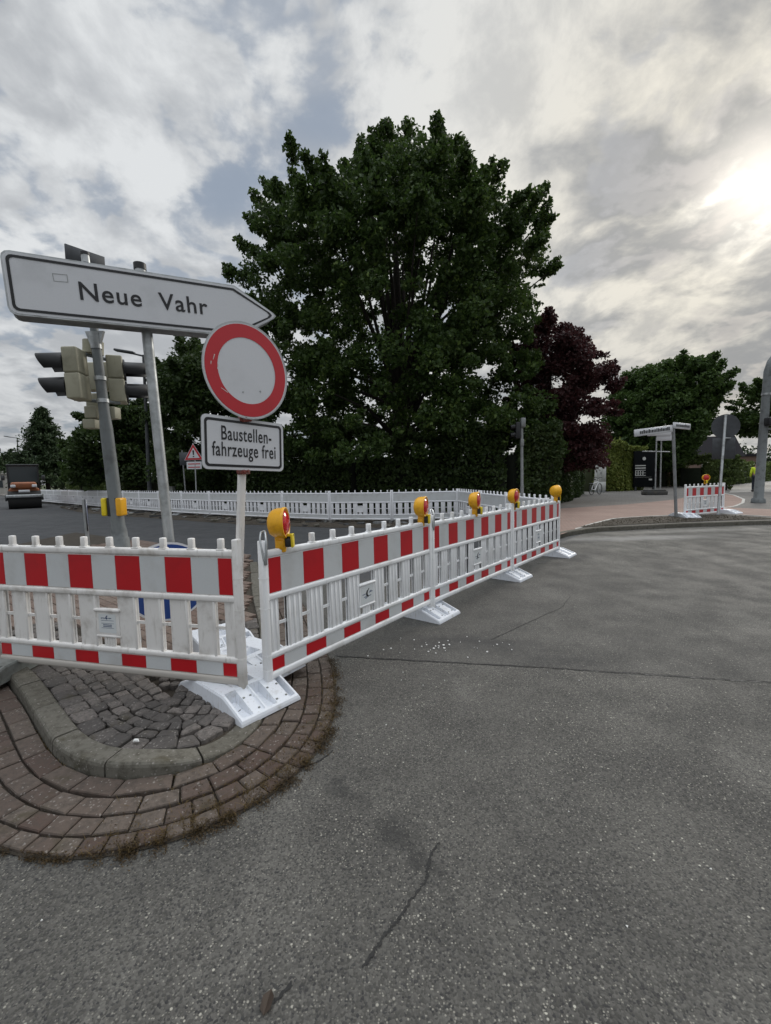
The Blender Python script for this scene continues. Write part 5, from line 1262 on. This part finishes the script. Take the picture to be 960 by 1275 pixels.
hedge('distant_treeline', 'distant line of trees on the right horizon', [(60, 150), (110, 150), (170, 140)], 8, 8, 6000, .9, M['conifer'], hv=.3, cat='trees')

# houses at right
def house(label, c, rz, w_, dp, hw, hr, wall, roof, flat=False):
    t = thing('house', c, rz, label, 'house'); b = MB(); b.box(-w_ / 2, w_ / 2, -dp / 2, dp / 2, 0, hw, wall); b.obj('wall', t)
    b = MB()
    if flat: b.box(-w_ / 2 - .3, w_ / 2 + .3, -dp / 2 - .3, dp / 2 + .3, hw, hw + .5, roof)
    else: b.prism([(-dp / 2 - .5, hw - .2), (dp / 2 + .5, hw - .2), (0, hw + hr)], -w_ / 2 - .4, w_ / 2 + .4, roof, Matrix(((0, 0, 1, 0), (1, 0, 0, 0), (0, 1, 0, 0), (0, 0, 0, 1))))
    rf = b.obj('roof', t)
    if not flat: b = MB(); b.box(w_ * .2, w_ * .2 + .8, -.3, .5, hw + hr * .5, hw + hr + .8, 'brick'); b.obj('chimney', rf)
    for x in np.linspace(-w_ * .35, w_ * .35, 4):
        b = MB(); b.box(x - .6, x + .6, -dp / 2 - .04, -dp / 2 - .01, 1.0, 2.3, 'render'); o = b.obj('window', t); b = MB(); b.box(x - .52, x + .52, -dp / 2 - .06, -dp / 2 - .045, 1.08, 2.22, 'glass_dark'); b.obj('pane', o)
c = D(886, 580, 62); house('house with a broad dark roof behind the round sign back', (c.x, 62, 0), R(-15), 4.6, 5, 3.4, 2.8, 'brick', 'roof')
c = D(922, 580, 95); house('low flat-roofed dark building left of the thick mast', (c.x, 95, 0), R(-20), 6, 6, 4.2, 0, 'brick', 'roof', True)
c = D(2, 600, 70); house('low pale building at the left edge beyond the orange roller', (c.x - 4, 70, 0), R(30), 10, 8, 3.2, 0, 'render', 'render', True)

# ------------------------------------------------------------------ small growth and litter
def blades(name, label, C, hmin, hmax, m, lean=.6, wd=.0016, kind='stuff', cat='grass'):
    vs = []; fs = []
    for (x, y, z) in C:
        h = random.uniform(hmin, hmax); a = random.random() * 6.283; l_ = random.uniform(.1, 1.3) * lean * h; dx, dy = math.cos(a), math.sin(a); w_ = wd * random.uniform(.6, 1.4); o = len(vs)
        for (f, k) in ((0, 1), (.5, .8), (1, .1)):
            px_, py_, pz_ = x + dx * l_ * f * f, y + dy * l_ * f * f, z + h * (f - .25 * f * f * lean)
            vs += [(px_ - dy * w_ * k, py_ + dx * w_ * k, pz_), (px_ + dy * w_ * k, py_ - dx * w_ * k, pz_)]
        fs += [(o, o + 1, o + 3, o + 2), (o + 2, o + 3, o + 5, o + 4)]
    o = mobj(name, new_mesh(name, vs, fs, [m])); return tag(o, label, cat, None, kind)
C = []
A_in, A_out = outw(0.0), outw(0.42)
n0 = len(KERB)
def near(i, f):
    u = random.random(); j = min(i + 1, n0 - 1); return A_in[i].lerp(A_in[j], u).lerp(A_out[i].lerp(A_out[j], u), f)
for k in range(5200):
    i = random.randint(int(n0 * .42), int(n0 * .76)); f = random.random() ** 1.2 if random.random() < .45 else 1 - abs(random.gauss(0, .16)); p = near(i, max(0, min(1.05, f)))
    if random.random() < .5 and p.x < -.95: continue
    # in tufts
    if math.sin(p.x * 37 + 2) * math.sin(p.y * 41) < .05 and random.random() < .8: continue
    C.append((p.x + random.gauss(0, .004), p.y + random.gauss(0, .004), .010))
for k in range(700):
    i = random.randint(int(n0 * .2), int(n0 * .6)); p = near(i, abs(random.gauss(0, .03))); C.append((p.x, p.y, .008))
for k in range(500):
    p = Vector((random.uniform(-2.6, -.9), random.uniform(2.1, 3.2), 0))
    if inside(p, poly) and math.sin(p.x * 9 + 1) * math.sin(p.y * 11) > .1: C.append((p.x, p.y, .060))
blades('dry_grass', 'dry brown grass and moss in the joints round the island kerb', C, .012, .045, M['dry_grass'], 1.3, .0013)
C = []
for k in range(420):
    i = random.randint(int(n0 * .25), int(n0 * .72)); p = near(i, 1.0 + random.gauss(0, .025)); C.append((p.x, p.y, .0))
# moss crumbs along the outer edge
mo = []
for k in range(30000):
    i = random.randint(int(n0 * .22), int(n0 * .80)); right = i > n0 * .44 + random.gauss(0, 4)
    if not right and random.random() < .75: continue
    if math.sin(i * .55) + math.sin(i * 1.37 + 1) + random.gauss(0, .5) < -.1: continue
    f = 1.0 + random.gauss(0, .018) if not right else (1.0 + random.gauss(0, .06) if random.random() < .5 else random.uniform(0, 1)); p = near(i, f)
    if right and f < .9 and math.sin(p.x * 23 + 3 * math.sin(p.y * 9)) * math.sin(p.y * 27 + 1) < .05 + random.gauss(0, .15): continue
    mo.append((p.x, p.y, .006 + (random.random() * .026 if f < 1 else random.random() * .005)))
o = mobj('moss', leaf_mesh('moss', np.array(mo), .008, foliage('moss_crumbs', (0.018, 0.012, 0.006), (0.075, 0.048, 0.018), .1), .7, .8)); tag(o, 'brown moss and soil crumbs at the edge of the paver ring', 'moss', None, 'stuff')
C = []
for k in range(2600):
    p = G(random.uniform(712, 960), random.uniform(641, 657), .108)
    if inside(p, [Vector((q[0], q[1], 0)) for q in vpoly]): C.append((p.x, p.y, .105))
blades('verge_plants', 'low sparse weeds on the soil verge by the right-hand kerb', C, .012, .045, M['verge'], .9, .008)
# dead leaf at the bottom of the view
c = G(328, 1266); b = MB(); b.add([(0, 0, .003), (.016, .010, .010), (.020, .036, .014), (.006, .060, .006), (-.012, .040, .012), (-.014, .014, .006)], [(0, 1, 2, 3), (0, 3, 4, 5)], 'leaf_dead')
o = b.obj('dead_leaf', label='curled dark dead leaf on the asphalt at the bottom', cat='leaf'); o.location = c
c = D(150, 913, 2.18); b = MB(); b.tube([(-.016, 0, .004), (-.008, .002, .010), (.006, 0, .010), (.014, -.002, .004)], [.004, .009, .009, .003], 'chips', 8); o = b.obj('pale_pebble', label='pale white pebble lying on the granite setts', cat='pebble'); o.location = (-1.33, 2.17, .088)
